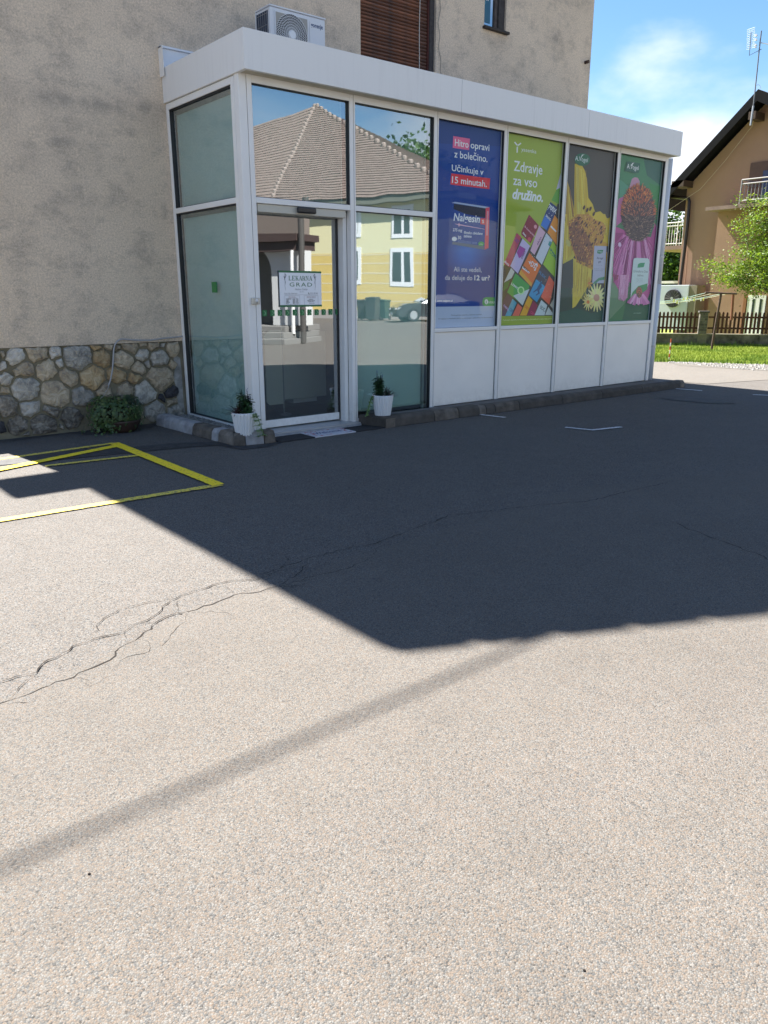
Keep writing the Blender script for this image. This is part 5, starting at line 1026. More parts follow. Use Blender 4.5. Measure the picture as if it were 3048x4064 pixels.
# ================================================================== BEYOND THE ROAD: verge, grass, wall, fence
F0, F1 = gz(2614, 1372), gz(3048, 1379); fd = (F1-F0).normalized(); fn = Vector((fd.y, -fd.x, 0));
if fn.dot(CAM-F0) < 0: fn = -fn
def fp(t, off=0, z=0): return Vector((F0.x+fd.x*t+fn.x*off, F0.y+fd.y*t+fn.y*off, z))
def fplane(u, v, off=0): return on_plane(u, v, F0+fn*off, fn)
def ft(p): return (Vector((p.x, p.y, 0))-Vector((F0.x, F0.y, 0))).dot(fd)
zw = fplane(2614, 1323).z; zp = fplane(2640, 1236, -.08).z
G0, G1 = gz(2600, 1437), gz(3048, 1449); gd = (G1-G0).normalized()
GRS = mat('lawn_soil', (.20, .25, .05), .9, .2, var=.4, vscale=7, col2=(.11, .15, .03)); gp_ = [Vector((G0.x, G0.y, .012))-gd*9, Vector((G1.x, G1.y, .012))+gd*14, fp(16, .0, .012), fp(-12, .0, .012)]
o = MB().poly(gp_).build('lawn', GRS); structure(o)
o = MB().poly([fp(-14, 0, .01), fp(18, 0, .01), fp(18, -60, .01), fp(-14, -60, .01)]).build('garden_ground', GRS); structure(o)
V0, V1 = gz(2700, 1453), gz(3048, 1473)
GRV = mat('gravel_ground', (.14, .13, .115), .95, .2, var=.5, vscale=40, bump=1, bscale=60); gq = [Vector((G0.x, G0.y, .009))+gd*.3, Vector((G1.x, G1.y, .009))+gd*14, Vector((V1.x, V1.y, .009))+gd*13, Vector((V1.x, V1.y, .009)), Vector((V0.x, V0.y, .009))]
o = MB().poly(gq).build('gravel_verge', GRV); structure(o)
mb = MB(); rg = random.Random(2)
for i in range(1500):
    t = rg.uniform(.3, 6); s_ = rg.random(); a = Vector((G0.x, G0.y, 0))+gd*t; k_ = min(1, max(.15, (t-.3)/1.7)); p = a+(Vector((V1.x, V1.y, 0))-Vector((G1.x, G1.y, 0)))*s_*k_; r_ = rg.uniform(.01, .03)
    a0 = rg.random()*6; mb.add([(p.x+r_*1.2*cos(a0+q*1.57), p.y+r_*sin(a0+q*1.57), .01) for q in range(4)]+[(p.x, p.y, .01+r_*.8)], [(0, 1, 4), (1, 2, 4), (2, 3, 4), (3, 0, 4)], rg.choice(PM))
o = mb.build('gravel', None); tag(o, 'loose gravel along the edge of the lawn', 'gravel', kind='stuff')
# grass blades
GM = [mat('grass_a', (.22, .29, .04), .7, .2), mat('grass_b', (.29, .34, .06), .7, .2), mat('grass_c', (.12, .20, .03), .7, .2)]
N_ = 60000; rn = np.random.RandomState(1); vs = []; fs = []; mi = []
A0 = np.array([gp_[0].x+gd.x*7.5, gp_[0].y+gd.y*7.5]); 
w1 = np.array([gd.x, gd.y]); q0_ = fp(-1.5, .02); q1_ = fp(6, .02); g0_ = np.array([G0.x, G0.y])-w1*1.2; g1_ = np.array([G1.x, G1.y])+w1*2
uu_ = rn.rand(N_); vv_ = rn.rand(N_); base = (g0_*(1-uu_)[:, None]+g1_*uu_[:, None])*(1-vv_)[:, None]+(np.array([q0_.x, q0_.y])*(1-uu_)[:, None]+np.array([q1_.x, q1_.y])*uu_[:, None])*vv_[:, None]
for i in range(N_):
    x, y = base[i]; e = (vv_[i] > .955) or (vv_[i] < .02); h = (.025+.03*rn.rand())*(1+1.8*e*rn.rand()); cl = mnoise.noise((x*1.2, y*1.2, 0)); h *= 1+.8*max(0, cl)
    a = rn.rand()*6.28; w = .006; dx, dy = cos(a)*w, sin(a)*w; tx, ty_ = (rn.rand()-.5)*.03, (rn.rand()-.5)*.03; k = 3*i
    vs += [(x-dx, y-dy, .012), (x+dx, y+dy, .012), (x+tx, y+ty_, .012+h)]; fs.append((k, k+1, k+2)); mi.append(2 if cl > .15 and rn.rand() < .6 or e else (0 if rn.rand() < .6 else 1))
me = bpy.data.meshes.new('grass'); me.from_pydata(vs, [], fs); [me.materials.append(m) for m in GM]; me.polygons.foreach_set('material_index', mi); o = bpy.data.objects.new('grass', me); COL.objects.link(o); tag(o, 'short sunlit lawn grass in front of the low wall', 'grass', kind='stuff')
# weeds along the wall
for (u, lab) in ((2885, 'tuft of weeds at the wall foot right of the brick pillar'), (2990, 'small tuft of weeds at the wall foot near the right edge'), (2690, 'low weeds at the wall foot behind the marker stake')):
    mb = MB(); p = gz(u, 1378); p = fp(ft(p), .1)
    for i in range(90): a = rg.uniform(0, 6.28); leaf(mb, p+fd*rg.gauss(0, .12), (cos(a)*.5, sin(a)*.5, 1), rg.uniform(.08, .22), .02, rg.choice(GM), .4, 3)
    o = mb.build('weeds', None, None); tag(o, lab, 'weeds', 'weeds along the wall foot')
# low wall
LW = MB(); 
def fbox(mb, t0, t1, o0, o1, z0_, z1_, m=None):
    V = [fp(t, o, z) for t in (t0, t1) for o in (o0, o1) for z in (z0_, z1_)]; mb.add(V, [(0, 1, 3, 2), (4, 6, 7, 5), (0, 4, 5, 1), (2, 3, 7, 6), (0, 2, 6, 4), (1, 5, 7, 3)], m)
WALLM = mat('mossy_concrete', (.16, .145, .12), .95, .1, var=.7, vscale=3.5, col2=(.045, .04, .03), bump=.5, bscale=30)
wallT = empty('garden_wall', fp(0), 'low mossy concrete wall under the picket fence', 'wall')
fbox(LW, -8, 10, -.22, 0, 0, zw-.02); LW.build('wall_body', WALLM, wallT); mb = MB(); fbox(mb, -8, 10, -.235, .015, zw-.02, zw); mb.build('coping', mat('coping', (.24, .22, .17), .95, var=.4, vscale=6), wallT)
# brick pillar
pl, pr_ = ft(fplane(2775, 1280)), ft(fplane(2808, 1280)); PT = empty('brick_pillar', fp(pl), 'grey brick pillar standing on the low garden wall in the fence', 'pillar')
mb = MB(); fbox(mb, pl+.008, pr_-.008, -.24, .015, zw, zp-.02); mb.build('mortar_core', MORT, PT)
BRK = mat('grey_brick', (.12, .11, .095), .9, .2, var=.4, vscale=12, objvar=.3, bump=.4, bscale=60); nc = 8; hh = (zp-.03-zw)/nc; pw = pr_-pl
for r_ in range(nc):
    cuts = [pl, pl+pw*.62, pr_] if r_ % 2 else [pl, pl+pw*.38, pr_]
    for a, b in zip(cuts[:-1], cuts[1:]): mb = MB(); fbox(mb, a+.004, b-.004, -.25, .03, zw+r_*hh+.006, zw+(r_+1)*hh-.004); mb.build('brick', BRK, PT)
mb = MB(); fbox(mb, pl-.03, pr_+.03, -.27, .05, zp-.03, zp+.02); mb.build('cap', mat('pillar_cap', (.05, .045, .04), .9), PT, bevel=.01)
mb = MB(); fbox(mb, pl+.0, pr_+.02, -.0, .004, 0, zw); mb.build('pillar_foot', mat('pillar_foot', (.2, .18, .12), .95, var=.4, vscale=5), PT)
# picket fence
FT_ = empty('picket_fence', fp(0), 'brown wooden picket fence with rounded tops on the low wall', 'fence'); PKM = mat('picket_wood', (.075, .028, .016), .7, .3, var=.4, vscale=8, objvar=.35)
pk = ft(fplane(2655, 1280))-ft(fplane(2639.5, 1280)); pwid = pk*.56; pz0 = zw+.02; pz1 = zp
def picket(t):
    n = []
    for x, z in [(-pwid/2, pz0), (pwid/2, pz0), (pwid/2, pz1-.06), (pwid*.36, pz1-.02), (0, pz1), (-pwid*.36, pz1-.02), (-pwid/2, pz1-.06)]: n.append(fp(t+x, -.08, z))
    return MB().prism(n, tuple(-fn*.02))
pk0 = picket(0).build('picket', PKM, FT_); n_ = 0
t = ft(fplane(2602, 1280)); 
while t < 6.2:
    if not (pl-.05 < t < pr_+.12):
        if n_ == 0: o = pk0
        else: o = pk0.copy(); COL.objects.link(o)
        o.location = fd*t+Vector((0, 0, rg.uniform(-.008, .008))); n_ += 1
    t += pk
for zr in (fplane(2700, 1258, -.1).z, fplane(2700, 1301, -.1).z):
    for a, b in ((-3, pl-.02), (pr_+.03, 7)):
        mb = MB(); fbox(mb, a, b, -.13, -.102, zr-.025, zr+.025); mb.build('rail', PKM, FT_)

# brown house
HXP = 19.5; BW = mat('brown_render', (.34, .215, .155), .95, .1, var=.06, vscale=2, bump=.35, bscale=70)
BH = empty('brown_house', (HXP, 6.8, 0), 'brown rendered gabled house with dark roof behind the fence', 'house')
yc = 6.80; ap = fx(3046, 366, HXP); ea = fx(2676, 768, HXP); sl = (ap.z-ea.z)/(ea.y-ap.y)
ya = ap.y-.0; yl = ea.y+.35; zr_ = ap.z-.27; zc_ = zr_-(yc-ya)*sl; yR = -2.6; zR = zr_-(ya-yR)*.52
mb = MB(); XB = HXP+9
mb.poly([(HXP, yc, 0), (HXP, yR, 0), (HXP, yR, zR), (HXP, ya, zr_), (HXP, yc, zc_)][::-1]); mb.poly([(HXP, yc, 0), (HXP, yc, zc_), (XB, yc, zc_), (XB, yc, 0)]); mb.poly([(HXP, yR, 0), (XB, yR, 0), (XB, yR, zR), (HXP, yR, zR)]); mb.poly([(XB, yR, 0), (XB, yc, 0), (XB, yc, zc_), (XB, ya, zr_), (XB, yR, zR)])
mb.build('wall', BW, BH)
RFM = mat('dark_roof', (.008, .008, .010), .8, .15, var=.2, vscale=8); OV = .55
def rslab(y0_, z0_, y1_, z1_, th, xa, xb): return MB().prism([(xa, y0_, z0_), (xa, y1_, z1_), (xa, y1_, z1_-th), (xa, y0_, z0_-th)], (xb-xa, 0, 0))
zl = ap.z-(yl-ya)*sl
rslab(yl, zl, ya, ap.z, .10, HXP-OV, XB).build('roof', RFM, BH); rslab(yR-.6, zR+.27-.3, ya-.001, ap.z, .10, HXP-OV, XB).build('roof', RFM, BH)
rslab(yl, zl-.1, ya, ap.z-.1, .19, HXP-OV, HXP-OV+.03).build('bargeboard', RFM, BH); rslab(yR-.6, zR-.13, ya-.001, ap.z-.1, .19, HXP-OV, HXP-OV+.03).build('bargeboard', RFM, BH)
GUT = mat('dark_gutter', (.02, .012, .012), .4)
def hx(u, v, x=HXP): return fx(u, v, x)
p = hx(2703, 735); mb = MB(); mb.box(HXP-OV, HXP+.1, yc-.18, yc+.22, zc_-.02, zc_+.16); mb.build('purlin_end', WOODD, BH)
p2 = hx(3010, 470); mb = MB(); mb.box(HXP-OV, HXP, p2.y-.18, p2.y+.02, p2.z-.1, p2.z+.1); mb.build('purlin_end', WOODD, BH)
# gutter, elbow and downpipe
d1 = [hx(2655, 746, HXP-.12), hx(2712, 748, HXP-.12)]; 
MB().tube([hx(2640, 778, HXP-.15), hx(2714, 786, HXP-.12), hx(2732, 787, HXP-.1), hx(2736, 800, HXP-.1), hx(2728, 900, HXP-.1), hx(2716, 1000, HXP-.1), hx(2700, 1128, HXP-.1), hx(2697, 1180, HXP-.1)], .05, None, 10).build('downpipe', GUT, BH, smooth=True)
MB().tube([hx(2640, 750, HXP+.3), hx(2712, 752, HXP+.3)], .035, None, 8).build('gutter', GUT, BH)
MB().tube([hx(2742, 790, HXP-.03), hx(2740, 870, HXP-.03), hx(2728, 1000, HXP-.03), hx(2718, 1130, HXP-.03)], .012, None, 6).build('wall_pipe', BW, BH)
# projecting bay with balcony on the right
bb = hx(2884, 830); BYL = bb.y; bx0 = HXP-.45
mb = MB(); mb.box(bx0, HXP-.002, yR+1, BYL-.0, 0, bb.z-.10); mb.build('bay_wall', BW, BH)
SLB = mat('balcony_slab', (.25, .17, .14), .8, var=.2, vscale=4); mb = MB(); mb.box(bx0-.55, HXP+.1, yR+1, BYL+.12, bb.z-.10, bb.z+.0); mb.build('balcony_slab', SLB, BH)
RAIL = mat('pale_metal', (.26, .25, .25), .4, metal=.3); rx_ = bx0-.45; ry = on_plane(2946, 714, (rx_, 0, 0), (1, 0, 0)).y; rz_ = on_plane(2946, 714, (rx_, 0, 0), (1, 0, 0)).z
bal = empty('balcony_railing', (rx_, ry, bb.z)); bal.parent = BH; bal.location = Vector((rx_, ry, bb.z))-BH.location
for z in (rz_, rz_-.11, bb.z+.10): MB().tube([(rx_, ry, z), (rx_, yR+1, z)], .02, None, 8).build('rail', RAIL, bal); MB().tube([(rx_, ry, z), (HXP, ry, z)], .02, None, 8).build('rail', RAIL, bal)
b0 = None
for i in range(34):
    if b0 is None: b0 = MB().tube([(rx_, ry-.0, bb.z+.1), (rx_, ry-.0, rz_-.11)], .009, None, 6).build('baluster', RAIL, bal); o = b0
    else: o = b0.copy(); COL.objects.link(o)
    o.location = (0, -.10*i, 0)
for yy in (ry, ry-1.3): MB().tube([(rx_, yy, bb.z), (rx_, yy, rz_)], .022, None, 8).build('post', RAIL, bal)
# balcony door and white glazed door below
DRM = mat('brown_door', (.11, .06, .045), .6, var=.2, vscale=6); p = hx(2985, 730); q = hx(3040, 810)
mb = MB(); mb.box(HXP-.03, HXP+.02, q.y-1.2, p.y+.1, bb.z, rz_+.55); mb.build('balcony_door', DRM, BH); mb = MB(); pw_ = hx(3030, 700); mb.box(HXP-.05, HXP-.031, pw_.y-.9, pw_.y, bb.z+.1, rz_+.3); mb.build('balcony_window', mat('blue_glass', (.04, .07, .16), .2), BH)
dl, dr_ = on_plane(2968, 1200, (bx0, 0, 0), (1, 0, 0)), on_plane(3040, 1200, (bx0, 0, 0), (1, 0, 0)); dz = on_plane(2968, 1172, (bx0, 0, 0), (1, 0, 0)).z
FD = MB(); dw = dl.y-dr_.y
FD.box(bx0-.03, bx0-.001, dr_.y, dl.y, .1, dz); fdo = FD.build('glazed_door', WHITE, BH)
for k in range(2):
    y_0 = dl.y-dw*(.28+.4*k); mb = MB(); mb.box(bx0-.034, bx0-.031, y_0-dw*.13, y_0, .5, dz-.1); mb.build('pane', mat('dark_pane', (.03, .05, .045), .15), fdo)
mb = MB(); mb.box(bx0-.04, bx0-.001, dl.y+.03, dl.y+.12, .1, dz); mb.build('door_trim', mat('orange_wood', (.24, .10, .04), .6), BH)
# side balcony on the left behind the corner
s0, s1 = fx(2640, 984, HXP+.8), fx(2692, 984, HXP+.8); sb_t = s0.z
sbz = fx(2670, 975, HXP+.6).z; srz = fx(2670, 884, HXP+.6).z
mb = MB(); mb.box(HXP+.6, HXP+4, yc+.01, yc+1.6, sbz-.12, sbz); mb.build('side_balcony_slab', SLB, BH)
sr = empty('side_railing', (HXP+.62, yc, sbz)); sr.parent = BH; sr.location = Vector((HXP+.62, yc, sbz))-BH.location; WRAIL = mat('white_metal', (.62, .62, .6), .4)
for z in (srz, srz-.10, sbz+.06): MB().tube([(HXP+.62, yc, z), (HXP+.62, yc+1.55, z)], .018, None, 6).build('rail', WRAIL, sr)
for i in range(16): MB().tube([(HXP+.62, yc+.08+i*.095, sbz), (HXP+.62, yc+.08+i*.095, srz)], .009 if i % 5 else .02, None, 6).build('baluster', WRAIL, sr)
mb = MB(); zz = fx(2660, 1115, HXP+1).z; mb.box(HXP+1, HXP+1.05, yc+.05, yc+2, zz-.08, zz+.0); mb.box(HXP+1, HXP+1.05, yc+.05, yc+2, zz-.22, zz-.17); mb.build('terrace_rail', WRAIL, BH)
# heat pump
hpx = 18.75; h0, h1 = fx(2625, 1134, hpx), fx(2736, 1131, hpx); HP = empty('heat_pump', (hpx, h1.y, 0), 'large grey heat pump with round black fan behind the fence', 'heat pump'); hz1 = h1.z; hy1 = h0.y+.35
HPM = mat('heat_pump_grey', (.42, .46, .50), .5); mb = MB(); mb.box(hpx, hpx+.38, h1.y, hy1, .35, hz1); mb.build('casing', HPM, HP, bevel=.01)
mb = MB(); mb.box(hpx+.02, hpx+.55, h1.y-.25, h1.y-.004, .3, hz1-.01); mb.build('side_box', mat('side_box', (.2, .17, .125), .8), HP)
mb = MB(); mb.box(hpx-.004, hpx-.001, h1.y, h1.y+.03, .4, hz1-.02); mb.build('corner_trim', STEEL, HP)
fc2 = fx(2670, 1184, hpx-.02); fr2 = abs(fx(2638, 1184, hpx).y-fx(2670, 1184, hpx).y)
def disc(mb, c, r, x, n=32, m=None): mb.add([(x, c.y+r*cos(2*pi*i/n), c.z+r*sin(2*pi*i/n)) for i in range(n)], [tuple(range(n))], m)
mb = MB(); mb.tube([(hpx, fc2.y, fc2.z), (hpx-.07, fc2.y, fc2.z)], [fr2, fr2*.94], None, 32); mb.build('fan_guard', mat('fan_guard', (.03, .028, .035), .4), HP)
mb = MB()
for i in range(16): a = 2*pi*i/16; mb.tube([(hpx-.075, fc2.y+fr2*.2*cos(a), fc2.z+fr2*.2*sin(a)), (hpx-.075, fc2.y+fr2*.92*cos(a), fc2.z+fr2*.92*sin(a))], .006, None, 5)
mb.build('fan_ribs', mat('fan_rib', (.09, .085, .10), .4), HP); mb = MB(); disc(mb, fc2, fr2*.16, hpx-.085); mb.build('fan_hub', STEEL, HP)
# base under the heat pump is the garden ground: two blocks
mb = MB(); mb.box(hpx+.03, hpx+.35, h1.y+.1, h1.y+.25, 0, .349); mb.box(hpx+.03, hpx+.35, hy1-.25, hy1-.1, 0, .349); mb.build('feet', CONC, HP)

# TV antenna on the gable
AN = empty('tv_antenna', fx(2975, 497, HXP-.6), 'tall thin TV antenna mast fixed to the dark gable edge', 'antenna'); ax = HXP-.62
pm = [fx(u, v, ax) for u, v in ((2979, 498), (2990, 420), (3003, 300), (3013, 200), (3022, 122))]
MB().tube(pm[:2], .028, None, 8).build('mast_foot', STEEL, AN); MB().tube(pm[1:], .017, None, 8).build('mast', mat('mast_grey', (.12, .13, .15), .5), AN)
AX_ = lambda u, v, x=ax: fx(u, v, x)
MB().tube([AX_(3022, 195), AX_(2974, 220), AX_(2981, 128)], .010, None, 6).build('bracket', mat('bracket_dark', (.08, .08, .09), .5), AN)
mb = MB()
for i in range(12): t = i/11; a = Vector(AX_(2966-2*t, 118+80*t)); b = Vector(AX_(2996-2.5*t, 108+80*t)); mb.tube([a, b], .0045, None, 4)
for k in (0, .35, .7, 1): a = AX_(2967+29*k, 117-9*k); b = AX_(2964+29*k, 198-9*k); mb.tube([a, b], .004, None, 4)
mb.build('reflector_grid', mat('bright_metal', (.8, .8, .8), .3, metal=.4), AN)
mb = MB()
for v in (140, 157, 179, 188): c = AX_(3001-(v-140)*.05, v); mb.tube([c-Vector((.03, 0, 0)), c+Vector((.03, 0, 0))], .03 if v < 188 else .018, None, 10)
mb.build('dipoles', MAT['bright_metal'], AN)
MB().tube([AX_(3013, 168), AX_(3060, 178)], .012, None, 6).build('cross_arm', STEEL, AN)
MB().tube([AX_(3003, 340), AX_(3008, 335), AX_(3016, 340), AX_(3020, 352)], .005, None, 5).build('cable_loop', STEEL, AN)
o = MB().tube([fx(2986, 470, HXP-.4), fx(2990, 480, HXP-.3), fx(2985, 500, HXP-.1), fx(2880, 635, HXP-.08), fx(2780, 750, HXP-.1), fx(2660, 830, HXP-.3), fx(2600, 868, HXP-.4)], .006, None, 5).build('antenna_cable', mat('cable_pale', (.5, .42, .34), .6)); tag(o, 'thin pale cable slung diagonally across the brown gable', 'cable')

# clothes line frame and lines
CB = gz(2822, 1393); CF = empty('clothes_line_frame', CB, 'rusty leaning T shaped clothes line post on the lawn', 'clothes line'); TOP = on_plane(2862, 1165, CB, Vector((RT.x, RT.y, 0)).cross(Vector((0, 0, 1))))
nC = Vector((FW.x, FW.y, 0)).normalized()
cp = lambda u, v, dd=0: on_plane(u, v, CB+nC*dd, nC)
MB().tube([CB-Vector((0, 0, .05)), cp(2862, 1165)], .032, None, 8).build('post', IRON, CF); MB().tube([cp(2799, 1161), cp(2924, 1166)], .022, None, 8).build('cross_bar', IRON, CF); 
MB().tube([cp(2910, 1164, .05), cp(2903, 1270, .05)], .035, None, 8).build('brace_post', mat('rust_brown', (.17, .06, .03), .8), CF)
LN = [mat('line_green', (.35, .52, .45), .5), mat('line_pale', (.5, .5, .36), .5)]; cl = empty('washing_lines', cp(2800, 1162), 'pale plastic washing lines with pegs strung to the left', 'washing line')
pegm = [mat('peg_white', (.7, .7, .72), .5), mat('peg_yellow', (.6, .6, .12), .5), mat('peg_teal', (.1, .4, .38), .5)]
for i, (u0, v0_) in enumerate(((2803, 1162), (2835, 1163), (2868, 1165), (2890, 1166))):
    A_ = cp(u0, v0_); B_ = cp(2560, 1201+i*3, .3); pts = []
    for k in range(15): t = k/14; q = A_+(B_-A_)*t; q.z -= .05*sin(pi*t); pts.append(q)
    MB().tube(pts, .006, None, 5).build('line', LN[i % 2], cl)
    for t in ((.36, .3, .52) if i < 3 else (.2, .23, .5)):
        t += i*.03; q = A_+(B_-A_)*t; q.z -= .05*sin(pi*t); mb = MB(); mb.box(q.x-.008, q.x+.008, q.y-.012, q.y+.012, q.z-.05, q.z+.02); mb.build('peg', pegm[(i+int(t*10)) % 2], cl)
# marker stake
SP = gz(2655, 1432); ST = empty('marker_stake', SP, 'thin red and white snow marker stake at the lawn edge', 'stake')
hst = on_plane(2655, 1345, SP, nC).z
for i in range(6): MB().tube([SP+Vector((0, 0, hst*i/6)), SP+Vector((0, 0, hst*(i+1)/6-.001))], .014, None, 8).build('stake_band', mat('stake_red', (.40, .06, .02), .6) if i % 2 else mat('stake_white', (.5, .47, .44), .6), ST)

# trees --------------------------------------------------------------
def tree(name, label, base, clumps, trunk, n, size, mats, seed, group=None, twig=True):
    rg = random.Random(seed); T = empty(name, base, label, 'tree', group)
    mb = MB()
    for pth, rs in trunk: mb.tube(pth, rs, None, 8)
    mb.build('trunk', mat('bark', (.07, .05, .035), .9, var=.4, vscale=20, bump=.6, bscale=40), T, smooth=True)
    vs, fs, mi = [], [], []; tot = sum(r**2 for _, r in clumps)
    for c, r in clumps:
        c = Vector(c); k = int(n*r*r/tot); subs = [c+Vector((rg.gauss(0, .5), rg.gauss(0, .5), rg.gauss(0, .45)))*r for _ in range(max(4, int(k/26)))]
        for _ in range(k):
            s = rg.choice(subs); p = s+Vector((rg.gauss(0, 1), rg.gauss(0, 1), rg.gauss(0, .7)))*size*2.4
            d = Vector((rg.gauss(0, 1), rg.gauss(0, 1), rg.gauss(0, .6)-.3)).normalized(); sd_ = d.cross(Vector((rg.gauss(0, 1), rg.gauss(0, 1), rg.gauss(0, 1)+1))).normalized(); L2 = size*rg.uniform(.7, 1.5); q = len(vs)
            vs += [p, p+d*L2*.5+sd_*L2*.28, p+d*L2, p+d*L2*.5-sd_*L2*.28]; fs.append((q, q+1, q+2, q+3)); mi.append(rg.choices(range(len(mats)), [4, 3, 2, 1][:len(mats)])[0])
    me = bpy.data.meshes.new('crown'); me.from_pydata([tuple(v-Vector(base)) for v in vs], [], fs); [me.materials.append(m) for m in mats]; me.polygons.foreach_set('material_index', mi)
    o = bpy.data.objects.new('crown', me); COL.objects.link(o); o.parent = T
    return T
def leafm(name, c):
    m = mat(name, c, .55, .35); b = m.node_tree.nodes['Principled BSDF']; t = m.node_tree
    tl = nn(t, 'ShaderNodeBsdfTranslucent'); tl.inputs[0].default_value = (c[0]*1.5, c[1]*1.35, c[2]*.6, 1); ms = nn(t, 'ShaderNodeMixShader'); ms.inputs[0].default_value = .38
    t.links.new(b.outputs[0], ms.inputs[1]); t.links.new(tl.outputs[0], ms.inputs[2]); t.links.new(ms.outputs[0], t.nodes['Material Output'].inputs[0]); return m
YGL = [leafm('leaf_y1', (.115, .19, .028)), leafm('leaf_y2', (.09, .17, .025)), leafm('leaf_y3', (.18, .26, .045)), leafm('leaf_y4', (.07, .13, .02))]
DGL = [leafm('leaf_d1', (.04, .09, .018)), leafm('leaf_d2', (.06, .12, .025)), leafm('leaf_d3', (.025, .06, .015))]
TX = 18.3
cl_ = [(2806, 1045, .14), (2840, 1072, .2), (2880, 1062, .17), (2862, 1110, .24), (2905, 1100, .33), (2945, 1060, .33), (2990, 1080, .38), (3040, 1040, .4), (2960, 1130, .3), (3005, 1140, .33), (3048, 1120, .35), (2985, 1000, .3), (3030, 960, .32), (2965, 950, .2), (2948, 900, .17), (2925, 885, .12), (2985, 905, .22), (3010, 860, .22), (3040, 900, .3), (3035, 790, .16), (3020, 805, .14), (2960, 805, .13), (2945, 790, .1), (2975, 840, .14), (2925, 1000, .16), (3080, 1000, .5), (3090, 880, .4), (3120, 1080, .5), (3070, 790, .2), (2850, 1035, .1), (3160, 960, .5)]
rt = random.Random(9); clumps = [(fx(u, v, TX+rt.uniform(-.35, .35)), r_*.82) for u, v, r_ in cl_]
tb = fx(3120, 1240, TX); tb.z = 0
trk = [([tb, fx(3110, 1190, TX), fx(3090, 1100, TX), fx(3070, 1000, TX), fx(3050, 850, TX)], [.09, .08, .06, .045, .02]), ([fx(3095, 1200, TX), fx(3045, 1150, TX), fx(2980, 1130, TX), fx(2900, 1090, TX)], [.05, .035, .022, .008]), ([fx(3100, 1130, TX), fx(3010, 1060, TX), fx(2960, 960, TX)], [.04, .025, .008]), ([fx(2960, 1120, TX), fx(2870, 1080, TX), fx(2815, 1050, TX)], [.018, .012, .005])]
tree('garden_tree', 'bright yellow green leafy tree standing before the brown house', tb, clumps, trk, 15000, .055, YGL, 1)
bt = Vector((34, 15.5, 0)); bt = gz(2660, 1230); dirr = (bt-CAM); bt = Vector((31, 0, 0)); bt.y = fx(2655, 1100, 31).y
tree('dark_tree', 'dark green tree seen below the side balcony of the brown house', bt, [(bt+Vector((rt.uniform(-1, 1), rt.uniform(-1.4, 1.6), z)), 1.0) for z in (.8, 1.2, 1.7, 2.3, 2.9, 3.4, 4.0, 4.4, 2.0, 3.1)], [([bt, bt+Vector((0, 0, 3))], [.15, .08])], 12000, .2, DGL, 2)

# ================================================================== ACROSS THE STREET (behind the camera, seen in the glass)
YA, YB = gz(1204, 1262, 0, True), gz(1707, 1271, 0, True); YA = Vector((YA.x, YA.y, 0)); YB = Vector((YB.x, YB.y, 0)); yd = (YB-YA).normalized(); yn = Vector((-yd.y, yd.x, 0))
if yn.dot(Vector((0, 0, 0))-YA) < 0: yn = -yn
yp = lambda u, v, off=0: on_plane(u, v, YA+yn*off, yn, True)
yt = lambda p: (Vector((p.x, p.y, 0))-YA).dot(yd)
def yv(t, off, z): q = YA+yd*t+yn*off; return Vector((q.x, q.y, z))
def ybox(mb, t0, t1, o0, o1, z0_, z1_, m=None):
    V = [yv(t, o, z) for t in (t0, t1) for o in (o0, o1) for z in (z0_, z1_)]; mb.add(V, [(0, 1, 3, 2), (4, 6, 7, 5), (0, 4, 5, 1), (2, 3, 7, 6), (0, 2, 6, 4), (1, 5, 7, 3)], m)
YH_ = empty('yellow_house', yv(0, 0, 0), 'pale yellow house with hipped tile roof reflected in the windows', 'house')
t0 = yt(yp(1150, 1200)); t1 = yt(yp(1780, 1200)); ze = yp(1440, 800).z; zband = yp(1442, 1009).z; zpl = yp(1300, 1232).z; DP = -11
YW1, YW2, YPL = mat('yellow_render_pale', (.66, .62, .38), .9, .1), mat('yellow_render', (.62, .48, .17), .9, .1, var=.05, vscale=1), mat('grey_plinth', (.35, .33, .31), .9, .1)
mb = MB(); ybox(mb, t0, t1, DP, 0, zband, ze, YW1); ybox(mb, t0, t1, DP-.01, .01, zpl, zband, YW2); ybox(mb, t0, t1, DP-.02, .04, 0, zpl, YPL)
yw = mb.build('wall', None, YH_)
mb = MB()
for i in range(1, 7): z = zpl+(zband-zpl)*i/6.2; ybox(mb, t0, t1, .011, .014, z, z+.05, mat('pale_joint', (.66, .6, .42), .9))
mb.build('rustication_band', None, YH_)
mb = MB(); ybox(mb, t0-.7, t1+.7, -2, .4, ze-.12, ze+.18, mat('eave_green', (.16, .17, .14), .8)); mb.build('eave', None, YH_)
for (ua, ub, va, vb) in ((1566, 1640, 822, 936), (1563, 1638, 997, 1124), (1400, 1424, 812, 930), (1396, 1427, 990, 1120), (1200, 1240, 1062, 1120)):
    pa, pb = yp(ua, va), yp(ub, vb); ta, tb_ = yt(pa), yt(pb); mb = MB(); ybox(mb, ta-.12, tb_+.12, .015, .03, pb.z-.12, pa.z+.12); w0 = mb.build('window', WHITE, YH_)
    mb = MB(); mid = (ta+tb_)/2
    for xa, xb in ((ta+.02, mid-.09), (mid+.09, tb_-.08)): ybox(mb, xa, xb, .031, .035, pb.z+.12, pa.z-.1)
    mb.build('pane', mat('far_dark_pane', (.03, .035, .035), .2), w0)
